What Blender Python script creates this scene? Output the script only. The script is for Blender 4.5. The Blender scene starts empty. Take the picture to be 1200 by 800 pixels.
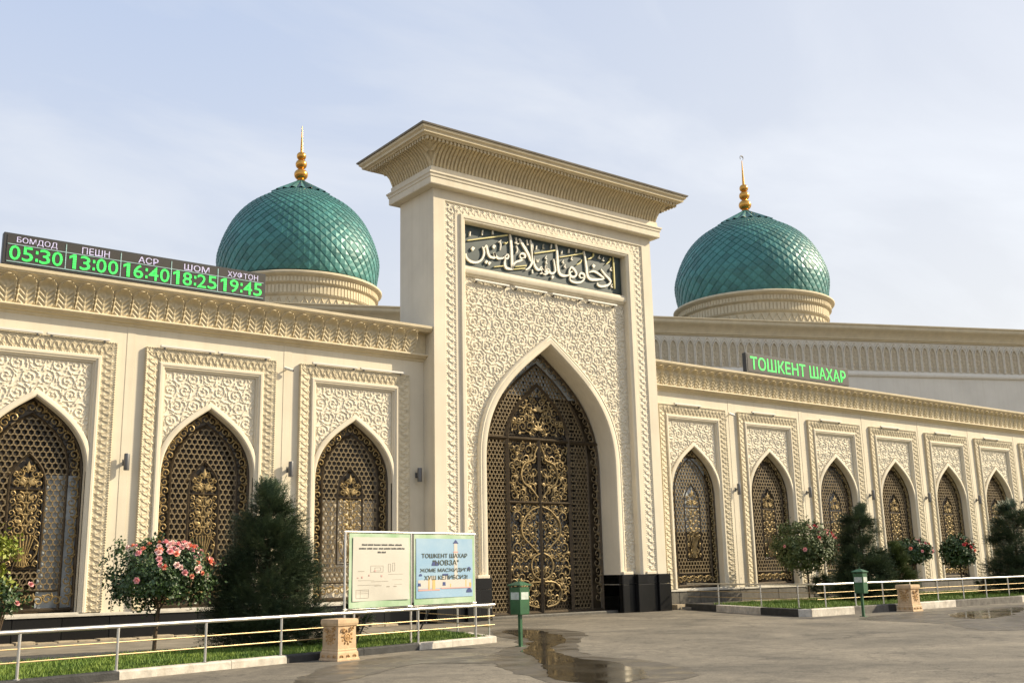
import bpy, math, random
import numpy as np
from mathutils import Matrix, Vector

R = math.radians
rng = random.Random(11)
nrng = np.random.RandomState(5)
SC = bpy.context.scene
COL = SC.collection

# ------------------------------------------------------------------ camera
cam_d = bpy.data.cameras.new('camera')
cam_d.sensor_width = 36.0
cam_d.lens = 36.503
cam_d.clip_start = 0.1
cam_d.clip_end = 6000
cam = bpy.data.objects.new('camera', cam_d)
COL.objects.link(cam)
rt = Vector((0.79593148, -0.60500118, -0.02160211))
up = Vector((-0.11398322, -0.18480884, 0.97614216))
fw = Vector((0.59455942, 0.77447999, 0.21605515))
cm = Matrix.Identity(4)
for i in range(3):
    cm[i][0] = rt[i]; cm[i][1] = up[i]; cm[i][2] = -fw[i]
cm[0][3], cm[1][3], cm[2][3] = 0.0, -31.0, 1.65
cam.matrix_world = cm
SC.camera = cam
CAM = Vector((0, -31.0, 1.65))

# ------------------------------------------------------------------ light
SUN_AZ, SUN_EL = 118.0, 31.0           # azimuth clockwise from +Y
sdir = Vector((math.cos(R(SUN_EL)) * math.sin(R(SUN_AZ)), math.cos(R(SUN_EL)) * math.cos(R(SUN_AZ)), math.sin(R(SUN_EL))))
sl = bpy.data.lights.new('sun', 'SUN')
sl.energy = 4.5
sl.angle = R(0.55)
sl.color = (1.0, 0.86, 0.63)
so = bpy.data.objects.new('sun', sl)
so.rotation_euler = (-sdir).to_track_quat('-Z', 'Y').to_euler()
so.location = (60, -40, 60)
COL.objects.link(so)

world = bpy.data.worlds.new('World')
SC.world = world
world.use_nodes = True
wn, wl = world.node_tree.nodes, world.node_tree.links
wn.clear()
wo = wn.new('ShaderNodeOutputWorld')
bg = wn.new('ShaderNodeBackground')
sky = wn.new('ShaderNodeTexSky')
sky.sky_type = 'NISHITA'
sky.sun_disc = False
sky.sun_elevation = R(SUN_EL)
sky.sun_rotation = R(SUN_AZ)
sky.air_density = 1.0
sky.dust_density = 2.2
sky.ozone_density = 1.2
bg.inputs['Strength'].default_value = 0.125
tc = wn.new('ShaderNodeTexCoord')
sep = wn.new('ShaderNodeSeparateXYZ'); wl.new(tc.outputs['Generated'], sep.inputs[0])
# thin high cloud: stretched noise on a cloud layer seen from below
zc = wn.new('ShaderNodeMath'); zc.operation = 'ADD'; zc.inputs[1].default_value = 0.22
wl.new(sep.outputs['Z'], zc.inputs[0])
dx = wn.new('ShaderNodeMath'); dx.operation = 'DIVIDE'; wl.new(sep.outputs['X'], dx.inputs[0]); wl.new(zc.outputs[0], dx.inputs[1])
dy = wn.new('ShaderNodeMath'); dy.operation = 'DIVIDE'; wl.new(sep.outputs['Y'], dy.inputs[0]); wl.new(zc.outputs[0], dy.inputs[1])
cv = wn.new('ShaderNodeCombineXYZ'); wl.new(dx.outputs[0], cv.inputs[0]); wl.new(dy.outputs[0], cv.inputs[1])
mp = wn.new('ShaderNodeMapping'); mp.inputs['Rotation'].default_value = (0, 0, R(38)); mp.inputs['Scale'].default_value = (1.0, 1.7, 1)
mp.inputs['Location'].default_value = (3.1, 1.7, 0)
wl.new(cv.outputs[0], mp.inputs['Vector'])
nz = wn.new('ShaderNodeTexNoise'); nz.inputs['Scale'].default_value = 1.5; nz.inputs['Detail'].default_value = 9; nz.inputs['Roughness'].default_value = 0.55; nz.inputs['Distortion'].default_value = 0.5
wl.new(mp.outputs[0], nz.inputs['Vector'])
cr = wn.new('ShaderNodeValToRGB')
cr.color_ramp.elements[0].position = 0.46; cr.color_ramp.elements[0].color = (0, 0, 0, 1)
cr.color_ramp.elements[1].position = 0.72; cr.color_ramp.elements[1].color = (1, 1, 1, 1)
wl.new(nz.outputs['Fac'], cr.inputs['Fac'])
# haze veil thickening to the horizon everywhere
vr = wn.new('ShaderNodeMapRange'); vr.inputs['From Min'].default_value = 0.02; vr.inputs['From Max'].default_value = 0.52
vr.inputs['To Min'].default_value = 0.92; vr.inputs['To Max'].default_value = 0.70
wl.new(sep.outputs['Z'], vr.inputs['Value'])
mx = wn.new('ShaderNodeMath'); mx.operation = 'MULTIPLY'; mx.inputs[1].default_value = 0.75
wl.new(cr.outputs['Color'], mx.inputs[0])
ad = wn.new('ShaderNodeMath'); ad.operation = 'ADD'; ad.use_clamp = True
ad.inputs[0].default_value = 0.0; wl.new(vr.outputs[0], ad.inputs[1])
mixc = wn.new('ShaderNodeMixRGB')
# the veil itself: neutral white low down, bluish higher up
vh = wn.new('ShaderNodeMapRange'); vh.inputs['From Min'].default_value = 0.12; vh.inputs['From Max'].default_value = 0.60
wl.new(sep.outputs['Z'], vh.inputs['Value'])
vc = wn.new('ShaderNodeMixRGB'); vc.inputs['Color1'].default_value = (4.45, 4.36, 4.25, 1); vc.inputs['Color2'].default_value = (3.00, 3.62, 4.90, 1)
# hazy sky is whiter towards the sun
dt = wn.new('ShaderNodeVectorMath'); dt.operation = 'DOT_PRODUCT'; dt.inputs[1].default_value = tuple(sdir)
wl.new(tc.outputs['Generated'], dt.inputs[0])
dm = wn.new('ShaderNodeMapRange'); dm.interpolation_type = 'SMOOTHSTEP'
dm.inputs['From Min'].default_value = 0.05; dm.inputs['From Max'].default_value = 0.80
dm.inputs['To Min'].default_value = 1.0; dm.inputs['To Max'].default_value = 0.28
wl.new(dt.outputs['Value'], dm.inputs['Value'])
vm = wn.new('ShaderNodeMath'); vm.operation = 'MULTIPLY'
wl.new(vh.outputs[0], vm.inputs[0]); wl.new(dm.outputs[0], vm.inputs[1]); wl.new(vm.outputs[0], vc.inputs['Fac'])
vw = wn.new('ShaderNodeMixRGB'); vw.inputs['Color2'].default_value = (5.1, 5.12, 5.15, 1)
wl.new(mx.outputs[0], vw.inputs['Fac']); wl.new(vc.outputs[0], vw.inputs['Color1']); wl.new(vw.outputs[0], mixc.inputs['Color2'])
wl.new(ad.outputs[0], mixc.inputs['Fac']); wl.new(sky.outputs[0], mixc.inputs['Color1'])
wl.new(mixc.outputs[0], bg.inputs['Color'])
wl.new(bg.outputs[0], wo.inputs['Surface'])

vs = SC.view_settings
vs.view_transform = 'Standard'; vs.look = 'None'; vs.exposure = 0.69; vs.gamma = 1.0
vs.use_curve_mapping = False

# ------------------------------------------------------------------ materials
def mat(name, col, rough=0.8, metal=0.0, var=0.0, vscale=3.0, col2=None, bump=0.0, bscale=40.0, spec=0.5, streak=0.0,
        objrand=0.0, emit=None, estr=0.0, noise2=None, ior=None, trans=0.0, sss=0.0):
    m = bpy.data.materials.new(name); m.use_nodes = True
    n, l = m.node_tree.nodes, m.node_tree.links
    b = n['Principled BSDF']
    b.inputs['Roughness'].default_value = rough
    b.inputs['Metallic'].default_value = metal
    b.inputs['Specular IOR Level'].default_value = spec
    if ior: b.inputs['IOR'].default_value = ior
    c4 = (*col, 1)
    b.inputs['Base Color'].default_value = c4
    t = n.new('ShaderNodeTexCoord')
    last = None
    if col2 is not None or var > 0:
        nz = n.new('ShaderNodeTexNoise'); nz.inputs['Scale'].default_value = vscale; nz.inputs['Detail'].default_value = 6
        nz.inputs['Roughness'].default_value = 0.6
        l.new(t.outputs['Object'], nz.inputs['Vector'])
        cr = n.new('ShaderNodeValToRGB')
        cr.color_ramp.elements[0].position = 0.33; cr.color_ramp.elements[1].position = 0.67
        if col2 is None:
            cr.color_ramp.elements[0].color = (*[c * (1 - var) for c in col], 1)
            cr.color_ramp.elements[1].color = (*[min(1, c * (1 + var)) for c in col], 1)
        else:
            cr.color_ramp.elements[0].color = c4; cr.color_ramp.elements[1].color = (*col2, 1)
        l.new(nz.outputs['Fac'], cr.inputs['Fac'])
        last = cr.outputs['Color']
    if streak > 0:
        mp = n.new('ShaderNodeMapping'); mp.inputs['Scale'].default_value = (5, 5, 0.22)
        l.new(t.outputs['Object'], mp.inputs['Vector'])
        n2 = n.new('ShaderNodeTexNoise'); n2.inputs['Scale'].default_value = 1.0; n2.inputs['Detail'].default_value = 5
        l.new(mp.outputs[0], n2.inputs['Vector'])
        rr = n.new('ShaderNodeMapRange'); rr.inputs['From Min'].default_value = 0.48; rr.inputs['From Max'].default_value = 0.75
        rr.inputs['To Min'].default_value = 0.0; rr.inputs['To Max'].default_value = streak
        l.new(n2.outputs['Fac'], rr.inputs['Value'])
        mx = n.new('ShaderNodeMixRGB'); mx.blend_type = 'MIX'
        mx.inputs['Color2'].default_value = (col[0] * 0.62, col[1] * 0.54, col[2] * 0.42, 1)
        l.new(rr.outputs[0], mx.inputs['Fac'])
        if last: l.new(last, mx.inputs['Color1'])
        else: mx.inputs['Color1'].default_value = c4
        last = mx.outputs['Color']
    if objrand > 0:
        oi = n.new('ShaderNodeObjectInfo')
        hs = n.new('ShaderNodeHueSaturation')
        rr = n.new('ShaderNodeMapRange'); rr.inputs['To Min'].default_value = 1 - objrand; rr.inputs['To Max'].default_value = 1 + objrand
        l.new(oi.outputs['Random'], rr.inputs['Value']); l.new(rr.outputs[0], hs.inputs['Value'])
        if last: l.new(last, hs.inputs['Color'])
        else: hs.inputs['Color'].default_value = c4
        last = hs.outputs['Color']
    if last: l.new(last, b.inputs['Base Color'])
    if bump > 0:
        nb = n.new('ShaderNodeTexNoise'); nb.inputs['Scale'].default_value = bscale; nb.inputs['Detail'].default_value = 6
        l.new(t.outputs['Object'], nb.inputs['Vector'])
        bp = n.new('ShaderNodeBump'); bp.inputs['Strength'].default_value = bump; bp.inputs['Distance'].default_value = 0.02
        l.new(nb.outputs['Fac'], bp.inputs['Height']); l.new(bp.outputs[0], b.inputs['Normal'])
    if emit:
        zz = n.new('ShaderNodeTexNoise'); zz.inputs['Scale'].default_value = 14; zz.inputs['Detail'].default_value = 4
        l.new(t.outputs['Object'], zz.inputs['Vector'])
        rz = n.new('ShaderNodeMapRange'); rz.inputs['From Min'].default_value = 0.3; rz.inputs['From Max'].default_value = 0.7
        rz.inputs['To Min'].default_value = estr * 0.55; rz.inputs['To Max'].default_value = estr * 1.25
        l.new(zz.outputs['Fac'], rz.inputs['Value'])
        # rows of light points
        sp = n.new('ShaderNodeSeparateXYZ'); l.new(t.outputs['Object'], sp.inputs[0])
        m1 = n.new('ShaderNodeMath'); m1.operation = 'MULTIPLY'; m1.inputs[1].default_value = 2 * math.pi / 0.07; l.new(sp.outputs['Z'], m1.inputs[0])
        m2 = n.new('ShaderNodeMath'); m2.operation = 'SINE'; l.new(m1.outputs[0], m2.inputs[0])
        m3 = n.new('ShaderNodeMath'); m3.operation = 'MULTIPLY_ADD'; m3.inputs[1].default_value = 0.38; m3.inputs[2].default_value = 0.85; l.new(m2.outputs[0], m3.inputs[0])
        m4 = n.new('ShaderNodeMath'); m4.operation = 'MULTIPLY'; l.new(m3.outputs[0], m4.inputs[0]); l.new(rz.outputs[0], m4.inputs[1])
        l.new(m4.outputs[0], b.inputs['Emission Strength'])
        b.inputs['Emission Color'].default_value = (*emit, 1); b.inputs['Emission Strength'].default_value = estr
    return m

M = {}
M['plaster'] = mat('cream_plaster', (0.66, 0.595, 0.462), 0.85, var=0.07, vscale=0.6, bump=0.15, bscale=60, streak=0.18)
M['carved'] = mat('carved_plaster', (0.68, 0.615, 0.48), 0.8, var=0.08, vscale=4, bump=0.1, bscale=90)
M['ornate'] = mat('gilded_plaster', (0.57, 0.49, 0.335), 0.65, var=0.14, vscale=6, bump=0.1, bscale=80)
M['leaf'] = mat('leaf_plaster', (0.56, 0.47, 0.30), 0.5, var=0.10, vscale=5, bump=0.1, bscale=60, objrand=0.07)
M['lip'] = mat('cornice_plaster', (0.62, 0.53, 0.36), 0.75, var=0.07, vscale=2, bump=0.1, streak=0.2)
M['hall'] = mat('hall_plaster', (0.67, 0.635, 0.55), 0.85, var=0.06, vscale=0.5, bump=0.1, bscale=40, streak=0.15)
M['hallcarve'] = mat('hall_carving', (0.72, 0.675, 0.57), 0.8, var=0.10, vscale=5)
M['metalcap'] = mat('roof_cap', (0.20, 0.18, 0.15), 0.5, metal=0.4, var=0.2, vscale=2)
M['granite'] = mat('black_granite', (0.011, 0.011, 0.011), 0.30, spec=0.3, var=0.5, vscale=50, objrand=0.3, bump=0.02, bscale=8)
M['granite2'] = mat('grey_granite', (0.06, 0.055, 0.045), 0.5, col2=(0.11, 0.10, 0.08), vscale=6, bump=0.1, objrand=0.2)  # greyer than the black granite slabs
M['sill'] = mat('sill_stone', (0.48, 0.45, 0.38), 0.6, var=0.15, vscale=4)
M['bronze'] = mat('dark_bronze', (0.07, 0.052, 0.032), 0.42, metal=0.55, var=0.3, vscale=8)
M['lattice'] = mat('bronze_lattice', (0.185, 0.138, 0.072), 0.55, metal=0.25, var=0.25, vscale=4)
M['gold'] = mat('aged_gold', (0.31, 0.225, 0.10), 0.48, metal=0.5, var=0.4, vscale=7)
M['paintedsky'] = mat('painted_sky_reflection', (0.42, 0.45, 0.46), 0.15, spec=0.5, var=0.35, vscale=1.4)  # sky reflection in the glass, painted as a pale colour
M['gatebrass'] = mat('gate_brass', (0.26, 0.19, 0.085), 0.5, metal=0.45, var=0.4, vscale=5)
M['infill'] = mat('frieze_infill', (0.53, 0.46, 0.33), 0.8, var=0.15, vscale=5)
M['pane'] = mat('window_glass', (0.060, 0.045, 0.028), 0.14, spec=0.32, ior=1.45, var=0.7, vscale=0.9)
M['painted_light'] = mat('painted_light_panel', (0.72, 0.64, 0.50), 0.5, var=0.2, vscale=2)  # bright lit interior painted as a cream panel
M['paintedsky2'] = mat('painted_sky_reflection_dim', (0.12, 0.135, 0.15), 0.10, spec=0.6, var=0.5, vscale=1.0)  # fainter sky reflection painted as a blue-grey colour
M['teal'] = mat('teal_tile', (0.050, 0.178, 0.162), 0.44, metal=0.10, spec=0.45, objrand=0.24, var=0.12, vscale=1.2, bump=0.05, bscale=5)
M['tealdark'] = mat('teal_underlay', (0.006, 0.055, 0.05), 0.5)
M['finial'] = mat('gilt_finial', (0.62, 0.32, 0.07), 0.24, metal=0.9, var=0.15, vscale=3)
M['drum'] = mat('drum_plaster', (0.58, 0.50, 0.34), 0.8, var=0.08, vscale=2)
M['panelgreen'] = mat('inscription_ground', (0.016, 0.034, 0.032), 0.45, var=0.25, vscale=3)
M['ivory'] = mat('ivory_letters', (0.78, 0.74, 0.62), 0.5)
M['giltletter'] = mat('gilt_letters', (0.62, 0.55, 0.22), 0.45)
M['ledblack'] = mat('led_screen', (0.030, 0.026, 0.022), 0.55, var=0.3, vscale=30)
M['ledframe'] = mat('led_frame', (0.03, 0.03, 0.03), 0.5)
M['ledgreen'] = mat('led_green', (0.02, 0.3, 0.05), 0.5, emit=(0.06, 1.0, 0.13), estr=0.75)
M['ledwhite'] = mat('led_lilac', (0.3, 0.28, 0.35), 0.5, emit=(0.62, 0.55, 0.78), estr=0.55)
M['ledline'] = mat('led_line', (0.2, 0.25, 0.25), 0.5, emit=(0.42, 0.70, 0.58), estr=0.4)
M['steel'] = mat('brushed_steel', (0.62, 0.60, 0.56), 0.32, metal=0.8, var=0.08, vscale=6)
M['railbrass'] = mat('brassy_rail', (0.42, 0.32, 0.17), 0.42, metal=0.6, var=0.1, vscale=6)
M['lamp'] = mat('grey_lamp', (0.13, 0.13, 0.13), 0.45, metal=0.3)
M['lightbar'] = mat('light_bar', (0.62, 0.60, 0.54), 0.5)
M['binG'] = mat('bin_green', (0.018, 0.085, 0.03), 0.42, var=0.25, vscale=5, bump=0.05, bscale=20)
M['sticker'] = mat('bin_sticker', (0.45, 0.5, 0.45), 0.6, var=0.2, vscale=15)
M['terracotta'] = mat('cast_stone', (0.52, 0.37, 0.22), 0.85, var=0.15, vscale=6, bump=0.3, bscale=50)
M['terracotta2'] = mat('cast_stone_relief', (0.46, 0.28, 0.12), 0.8, var=0.2, vscale=9, bump=0.2)
M['kwhite'] = mat('kerb_white', (0.52, 0.48, 0.41), 0.85, var=0.25, vscale=4, bump=0.4, bscale=30, streak=0.35)
M['kblack'] = mat('kerb_black', (0.028, 0.028, 0.027), 0.7, var=0.4, vscale=5, bump=0.4, bscale=30)
M['kgrey'] = mat('kerb_grey', (0.12, 0.11, 0.095), 0.85, var=0.35, vscale=5, bump=0.5, bscale=30)
M['grass'] = mat('grass', (0.075, 0.15, 0.018), 0.7, col2=(0.18, 0.25, 0.03), vscale=1.6)
M['soil'] = mat('lawn_soil', (0.07, 0.085, 0.02), 0.95, var=0.4, vscale=3)
M['edging'] = mat('path_edging', (0.34, 0.28, 0.19), 0.9, var=0.3, vscale=3, bump=0.6, bscale=15)
M['path'] = mat('walkway', (0.20, 0.175, 0.135), 0.85, var=0.25, vscale=1.2, bump=0.2, bscale=30)
M['bark'] = mat('bark', (0.09, 0.06, 0.035), 0.9, var=0.3, vscale=12, bump=0.5, bscale=30)
M['rosefol'] = mat('rose_leaves', (0.018, 0.048, 0.012), 0.45, col2=(0.060, 0.105, 0.024), vscale=4.0)
M['yellowfol'] = mat('light_leaves', (0.14, 0.20, 0.02), 0.5, col2=(0.34, 0.34, 0.05), vscale=3.0)
M['spruce'] = mat('spruce_needles', (0.034, 0.066, 0.036), 0.6, col2=(0.100, 0.130, 0.062), vscale=2.4)
M['olive'] = mat('juniper_needles', (0.055, 0.085, 0.022), 0.6, col2=(0.10, 0.13, 0.035), vscale=2.4)
M['petalpink'] = mat('pink_petals', (0.82, 0.40, 0.40), 0.55, objrand=0.2)
M['petalcoral'] = mat('coral_petals', (0.82, 0.33, 0.22), 0.55, objrand=0.15)
M['petalpale'] = mat('pale_petals', (0.84, 0.60, 0.55), 0.55, objrand=0.1)
M['petalred'] = mat('red_petals', (0.50, 0.05, 0.06), 0.55, objrand=0.2)
M['bannergreen'] = mat('banner_green', (0.22, 0.38, 0.19), 0.6, col2=(0.46, 0.54, 0.42), vscale=1.3)
M['paper'] = mat('banner_cream', (0.50, 0.475, 0.41), 0.6, var=0.05, vscale=1.2)
M['bannerblue'] = mat('banner_blue', (0.20, 0.35, 0.50), 0.55, col2=(0.29, 0.42, 0.53), vscale=1.2)
M['ink'] = mat('dark_print', (0.06, 0.06, 0.06), 0.7)
M['inkgreen'] = mat('text_print', (0.05, 0.06, 0.03), 0.7)
M['inkgrey'] = mat('grey_print', (0.30, 0.27, 0.22), 0.7)
M['printnavy'] = mat('navy_print', (0.03, 0.05, 0.17), 0.6)
M['printcream'] = mat('cream_print', (0.50, 0.47, 0.42), 0.6)
M['printgold'] = mat('gold_print', (0.55, 0.38, 0.14), 0.6)
M['printpink'] = mat('pink_print', (0.50, 0.30, 0.27), 0.6)
M['blacksteel'] = mat('dark_post', (0.05, 0.05, 0.05), 0.5)

def ground_mat():
    m = bpy.data.materials.new('asphalt_plaza'); m.use_nodes = True
    n, l = m.node_tree.nodes, m.node_tree.links
    b = n['Principled BSDF']
    t = n.new('ShaderNodeTexCoord')
    def noise(s, d=6, r=0.6, dist=0.0):
        z = n.new('ShaderNodeTexNoise'); z.inputs['Scale'].default_value = s; z.inputs['Detail'].default_value = d
        z.inputs['Roughness'].default_value = r; z.inputs['Distortion'].default_value = dist
        l.new(t.outputs['Object'], z.inputs['Vector']); return z
    a = noise(0.35, 8, 0.65, 0.6)
    cr = n.new('ShaderNodeValToRGB')
    e = cr.color_ramp.elements
    e[0].position = 0.36; e[0].color = (0.100, 0.088, 0.067, 1)
    e[1].position = 0.62; e[1].color = (0.205, 0.178, 0.134, 1)
    l.new(a.outputs['Fac'], cr.inputs['Fac'])
    g = noise(26, 6, 0.75)
    gr = n.new('ShaderNodeMapRange'); gr.inputs['From Min'].default_value = 0.3; gr.inputs['From Max'].default_value = 0.7
    gr.inputs['To Min'].default_value = 0.55; gr.inputs['To Max'].default_value = 1.38
    l.new(g.outputs['Fac'], gr.inputs['Value'])
    mu = n.new('ShaderNodeMixRGB'); mu.blend_type = 'MULTIPLY'; mu.inputs['Fac'].default_value = 1
    l.new(cr.outputs['Color'], mu.inputs['Color1']); l.new(gr.outputs[0], mu.inputs['Color2'])
    # dark stains and tyre smears
    s = noise(1.1, 5, 0.7, 1.2)
    sr = n.new('ShaderNodeMapRange'); sr.inputs['From Min'].default_value = 0.55; sr.inputs['From Max'].default_value = 0.75
    sr.inputs['To Min'].default_value = 1.0; sr.inputs['To Max'].default_value = 0.5
    l.new(s.outputs['Fac'], sr.inputs['Value'])
    mu2 = n.new('ShaderNodeMixRGB'); mu2.blend_type = 'MULTIPLY'; mu2.inputs['Fac'].default_value = 1
    l.new(mu.outputs['Color'], mu2.inputs['Color1']); l.new(sr.outputs[0], mu2.inputs['Color2'])
    # patchy repairs and worn lanes
    s5 = noise(4.5, 6, 0.75, 0.8)
    r5 = n.new('ShaderNodeMapRange'); r5.inputs['From Min'].default_value = 0.35; r5.inputs['From Max'].default_value = 0.65
    r5.inputs['To Min'].default_value = 0.74; r5.inputs['To Max'].default_value = 1.20
    l.new(s5.outputs['Fac'], r5.inputs['Value'])
    mu5 = n.new('ShaderNodeMixRGB'); mu5.blend_type = 'MULTIPLY'; mu5.inputs['Fac'].default_value = 1
    l.new(mu2.outputs['Color'], mu5.inputs['Color1']); l.new(r5.outputs[0], mu5.inputs['Color2'])
    mu2 = mu5
    # cracks
    vo = n.new('ShaderNodeTexVoronoi'); vo.feature = 'DISTANCE_TO_EDGE'; vo.inputs['Scale'].default_value = 0.33
    wv = noise(1.5, 4, 0.6)
    va = n.new('ShaderNodeVectorMath'); va.operation = 'MULTIPLY_ADD'
    va.inputs[1].default_value = (1.6, 1.6, 0); l.new(wv.outputs['Color'], va.inputs[0]); l.new(t.outputs['Object'], va.inputs[2])
    l.new(va.outputs[0], vo.inputs['Vector'])
    vr = n.new('ShaderNodeMapRange'); vr.inputs['From Min'].default_value = 0.0; vr.inputs['From Max'].default_value = 0.011
    vr.inputs['To Min'].default_value = 0.45; vr.inputs['To Max'].default_value = 1.0
    l.new(vo.outputs['Distance'], vr.inputs['Value'])
    mu3 = n.new('ShaderNodeMixRGB'); mu3.blend_type = 'MULTIPLY'; mu3.inputs['Fac'].default_value = 1
    l.new(mu2.outputs['Color'], mu3.inputs['Color1']); l.new(vr.outputs[0], mu3.inputs['Color2'])
    l.new(mu3.outputs['Color'], b.inputs['Base Color'])
    b.inputs['Roughness'].default_value = 0.82
    bp = n.new('ShaderNodeBump'); bp.inputs['Strength'].default_value = 0.35; bp.inputs['Distance'].default_value = 0.02
    l.new(g.outputs['Fac'], bp.inputs['Height']); l.new(bp.outputs[0], b.inputs['Normal'])
    return m
M['ground'] = ground_mat()

def wet_mat(name, col, r0, r1, sc):
    m = mat(name, col, 0.1, var=0.35, vscale=1.3)
    n, l = m.node_tree.nodes, m.node_tree.links
    t = n.new('ShaderNodeTexCoord'); z = n.new('ShaderNodeTexNoise'); z.inputs['Scale'].default_value = sc; z.inputs['Detail'].default_value = 6
    l.new(t.outputs['Object'], z.inputs['Vector'])
    r = n.new('ShaderNodeMapRange'); r.inputs['From Min'].default_value = 0.42; r.inputs['From Max'].default_value = 0.6
    r.inputs['To Min'].default_value = r0; r.inputs['To Max'].default_value = r1
    l.new(z.outputs['Fac'], r.inputs['Value']); l.new(r.outputs[0], n['Principled BSDF'].inputs['Roughness'])
    return m
M['puddle'] = wet_mat('puddle_water', (0.038, 0.032, 0.022), 0.05, 0.22, 1.2)
M['damp_and_shade'] = wet_mat('damp_and_shade_asphalt', (0.085, 0.073, 0.055), 0.32, 0.62, 1.6)  # wet ground; also paints the tree shadow on the right

# ------------------------------------------------------------------ mesh builder
class MB:
    def __init__(self):
        self.v = []; self.f = []
    def add(self, vs, fs):
        o = len(self.v)
        self.v.extend([tuple(map(float, p)) for p in vs])
        self.f.extend([tuple(o + i for i in f) for f in fs])
        return self
    def box(self, x0, x1, y0, y1, z0, z1):
        return self.add([(x0, y0, z0), (x1, y0, z0), (x1, y1, z0), (x0, y1, z0), (x0, y0, z1), (x1, y0, z1), (x1, y1, z1), (x0, y1, z1)],
                        [(0, 3, 2, 1), (4, 5, 6, 7), (0, 1, 5, 4), (1, 2, 6, 5), (2, 3, 7, 6), (3, 0, 4, 7)])
    def bevbox(self, x0, x1, y0, y1, z0, z1, b):
        # box with chamfered vertical and top edges
        def ring(i, z): return [(x0 + i + (b if k else 0), y0 + i, z) for k in (0,)] and [
            (x0 + b, y0 + i, z), (x1 - b, y0 + i, z), (x1 - i, y0 + b, z), (x1 - i, y1 - b, z), (x1 - b, y1 - i, z), (x0 + b, y1 - i, z), (x0 + i, y1 - b, z), (x0 + i, y0 + b, z)]
        rings = [ring(0, z0), ring(0, z1 - b), ring(b * 0.8, z1)]
        vs = [p for r in rings for p in r]; fs = []
        for r in range(2):
            for k in range(8):
                a = r * 8 + k; c = r * 8 + (k + 1) % 8
                fs.append((a, c, c + 8, a + 8))
        fs.append(tuple(16 + k for k in range(8)))
        fs.append(tuple(7 - k for k in range(8)))
        return self.add(vs, fs)
    def prism_xz(self, poly, y0, y1):
        n = len(poly)
        vs = [(x, y0, z) for x, z in poly] + [(x, y1, z) for x, z in poly]
        fs = [tuple(range(n)), tuple(2 * n - 1 - k for k in range(n))]
        for k in range(n):
            a, c = k, (k + 1) % n
            fs.append((c, a, a + n, c + n))
        return self.add(vs, fs)
    def prism_xy(self, poly, z0, z1):
        n = len(poly)
        vs = [(x, y, z0) for x, y in poly] + [(x, y, z1) for x, y in poly]
        fs = [tuple(n - 1 - k for k in range(n)), tuple(n + k for k in range(n))]
        for k in range(n):
            a, c = k, (k + 1) % n
            fs.append((a, c, c + n, a + n))
        return self.add(vs, fs)
    def loft(self, sections, closed=False, caps=True):
        # sections: list of equally long point rings (each closed)
        n = len(sections[0]); vs = [p for s in sections for p in s]; fs = []
        m = len(sections)
        for i in range(m - (0 if closed else 1)):
            for k in range(n):
                a = i * n + k; b = i * n + (k + 1) % n
                j = (i + 1) % m
                c = j * n + (k + 1) % n; d = j * n + k
                fs.append((a, b, c, d))
        if caps and not closed:
            fs.append(tuple(n - 1 - k for k in range(n))); fs.append(tuple((m - 1) * n + k for k in range(n)))
        return self.add(vs, fs)
    def strip(self, rows):
        # open lofted sheet through rows of points
        n = len(rows[0]); vs = [p for s in rows for p in s]; fs = []
        for i in range(len(rows) - 1):
            for k in range(n - 1):
                a = i * n + k
                fs.append((a, a + 1, a + 1 + n, a + n))
        return self.add(vs, fs)
    def ring_xz(self, prof, curve_fn):
        # sweep closed profile (offset t, y) along arch; curve_fn(t) -> list of (x,z)
        secs = None
        cols = [curve_fn(t) for t, y in prof]
        ys = [y for t, y in prof]
        npt = len(cols[0])
        sections = [[(cols[j][i][0], ys[j], cols[j][i][1]) for j in range(len(prof))] for i in range(npt)]
        return self.loft(sections)
    def tube(self, path, rad, n=6, closed=False, flat=None):
        P = [Vector(p) for p in path]; m = len(P)
        rads = rad if isinstance(rad, (list, tuple)) else [rad] * m
        secs = []
        prev = None
        for i in range(m):
            if closed: t = P[(i + 1) % m] - P[i - 1]
            else: t = P[min(i + 1, m - 1)] - P[max(i - 1, 0)]
            if t.length < 1e-9: t = Vector((0, 0, 1))
            t.normalize()
            if prev is None:
                ref = Vector((0, 0, 1)) if abs(t.z) < 0.9 else Vector((0, 1, 0))
                u = t.cross(ref).normalized()
            else:
                u = (prev - t * prev.dot(t))
                if u.length < 1e-6: u = t.orthogonal()
                u.normalize()
            prev = u
            w = t.cross(u)
            secs.append([tuple(P[i] + (u * math.cos(2 * math.pi * k / n) + w * math.sin(2 * math.pi * k / n)) * rads[i]) for k in range(n)])
        return self.loft(secs, closed=closed)
    def lathe(self, prof, n=24, c=(0, 0, 0)):
        secs = []
        for k in range(n):
            a = 2 * math.pi * k / n
            secs.append([(c[0] + r * math.cos(a), c[1] + r * math.sin(a), c[2] + z) for r, z in prof])
        m = len(prof); vs = [p for s in secs for p in s]; fs = []
        for k in range(n):
            for i in range(m - 1):
                a = k * m + i; b = ((k + 1) % n) * m + i
                fs.append((a, b, b + 1, a + 1))
        fs.append(tuple(((n - 1 - k)) * m for k in range(n)))
        fs.append(tuple(k * m + m - 1 for k in range(n)))
        return self.add(vs, fs)
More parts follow.
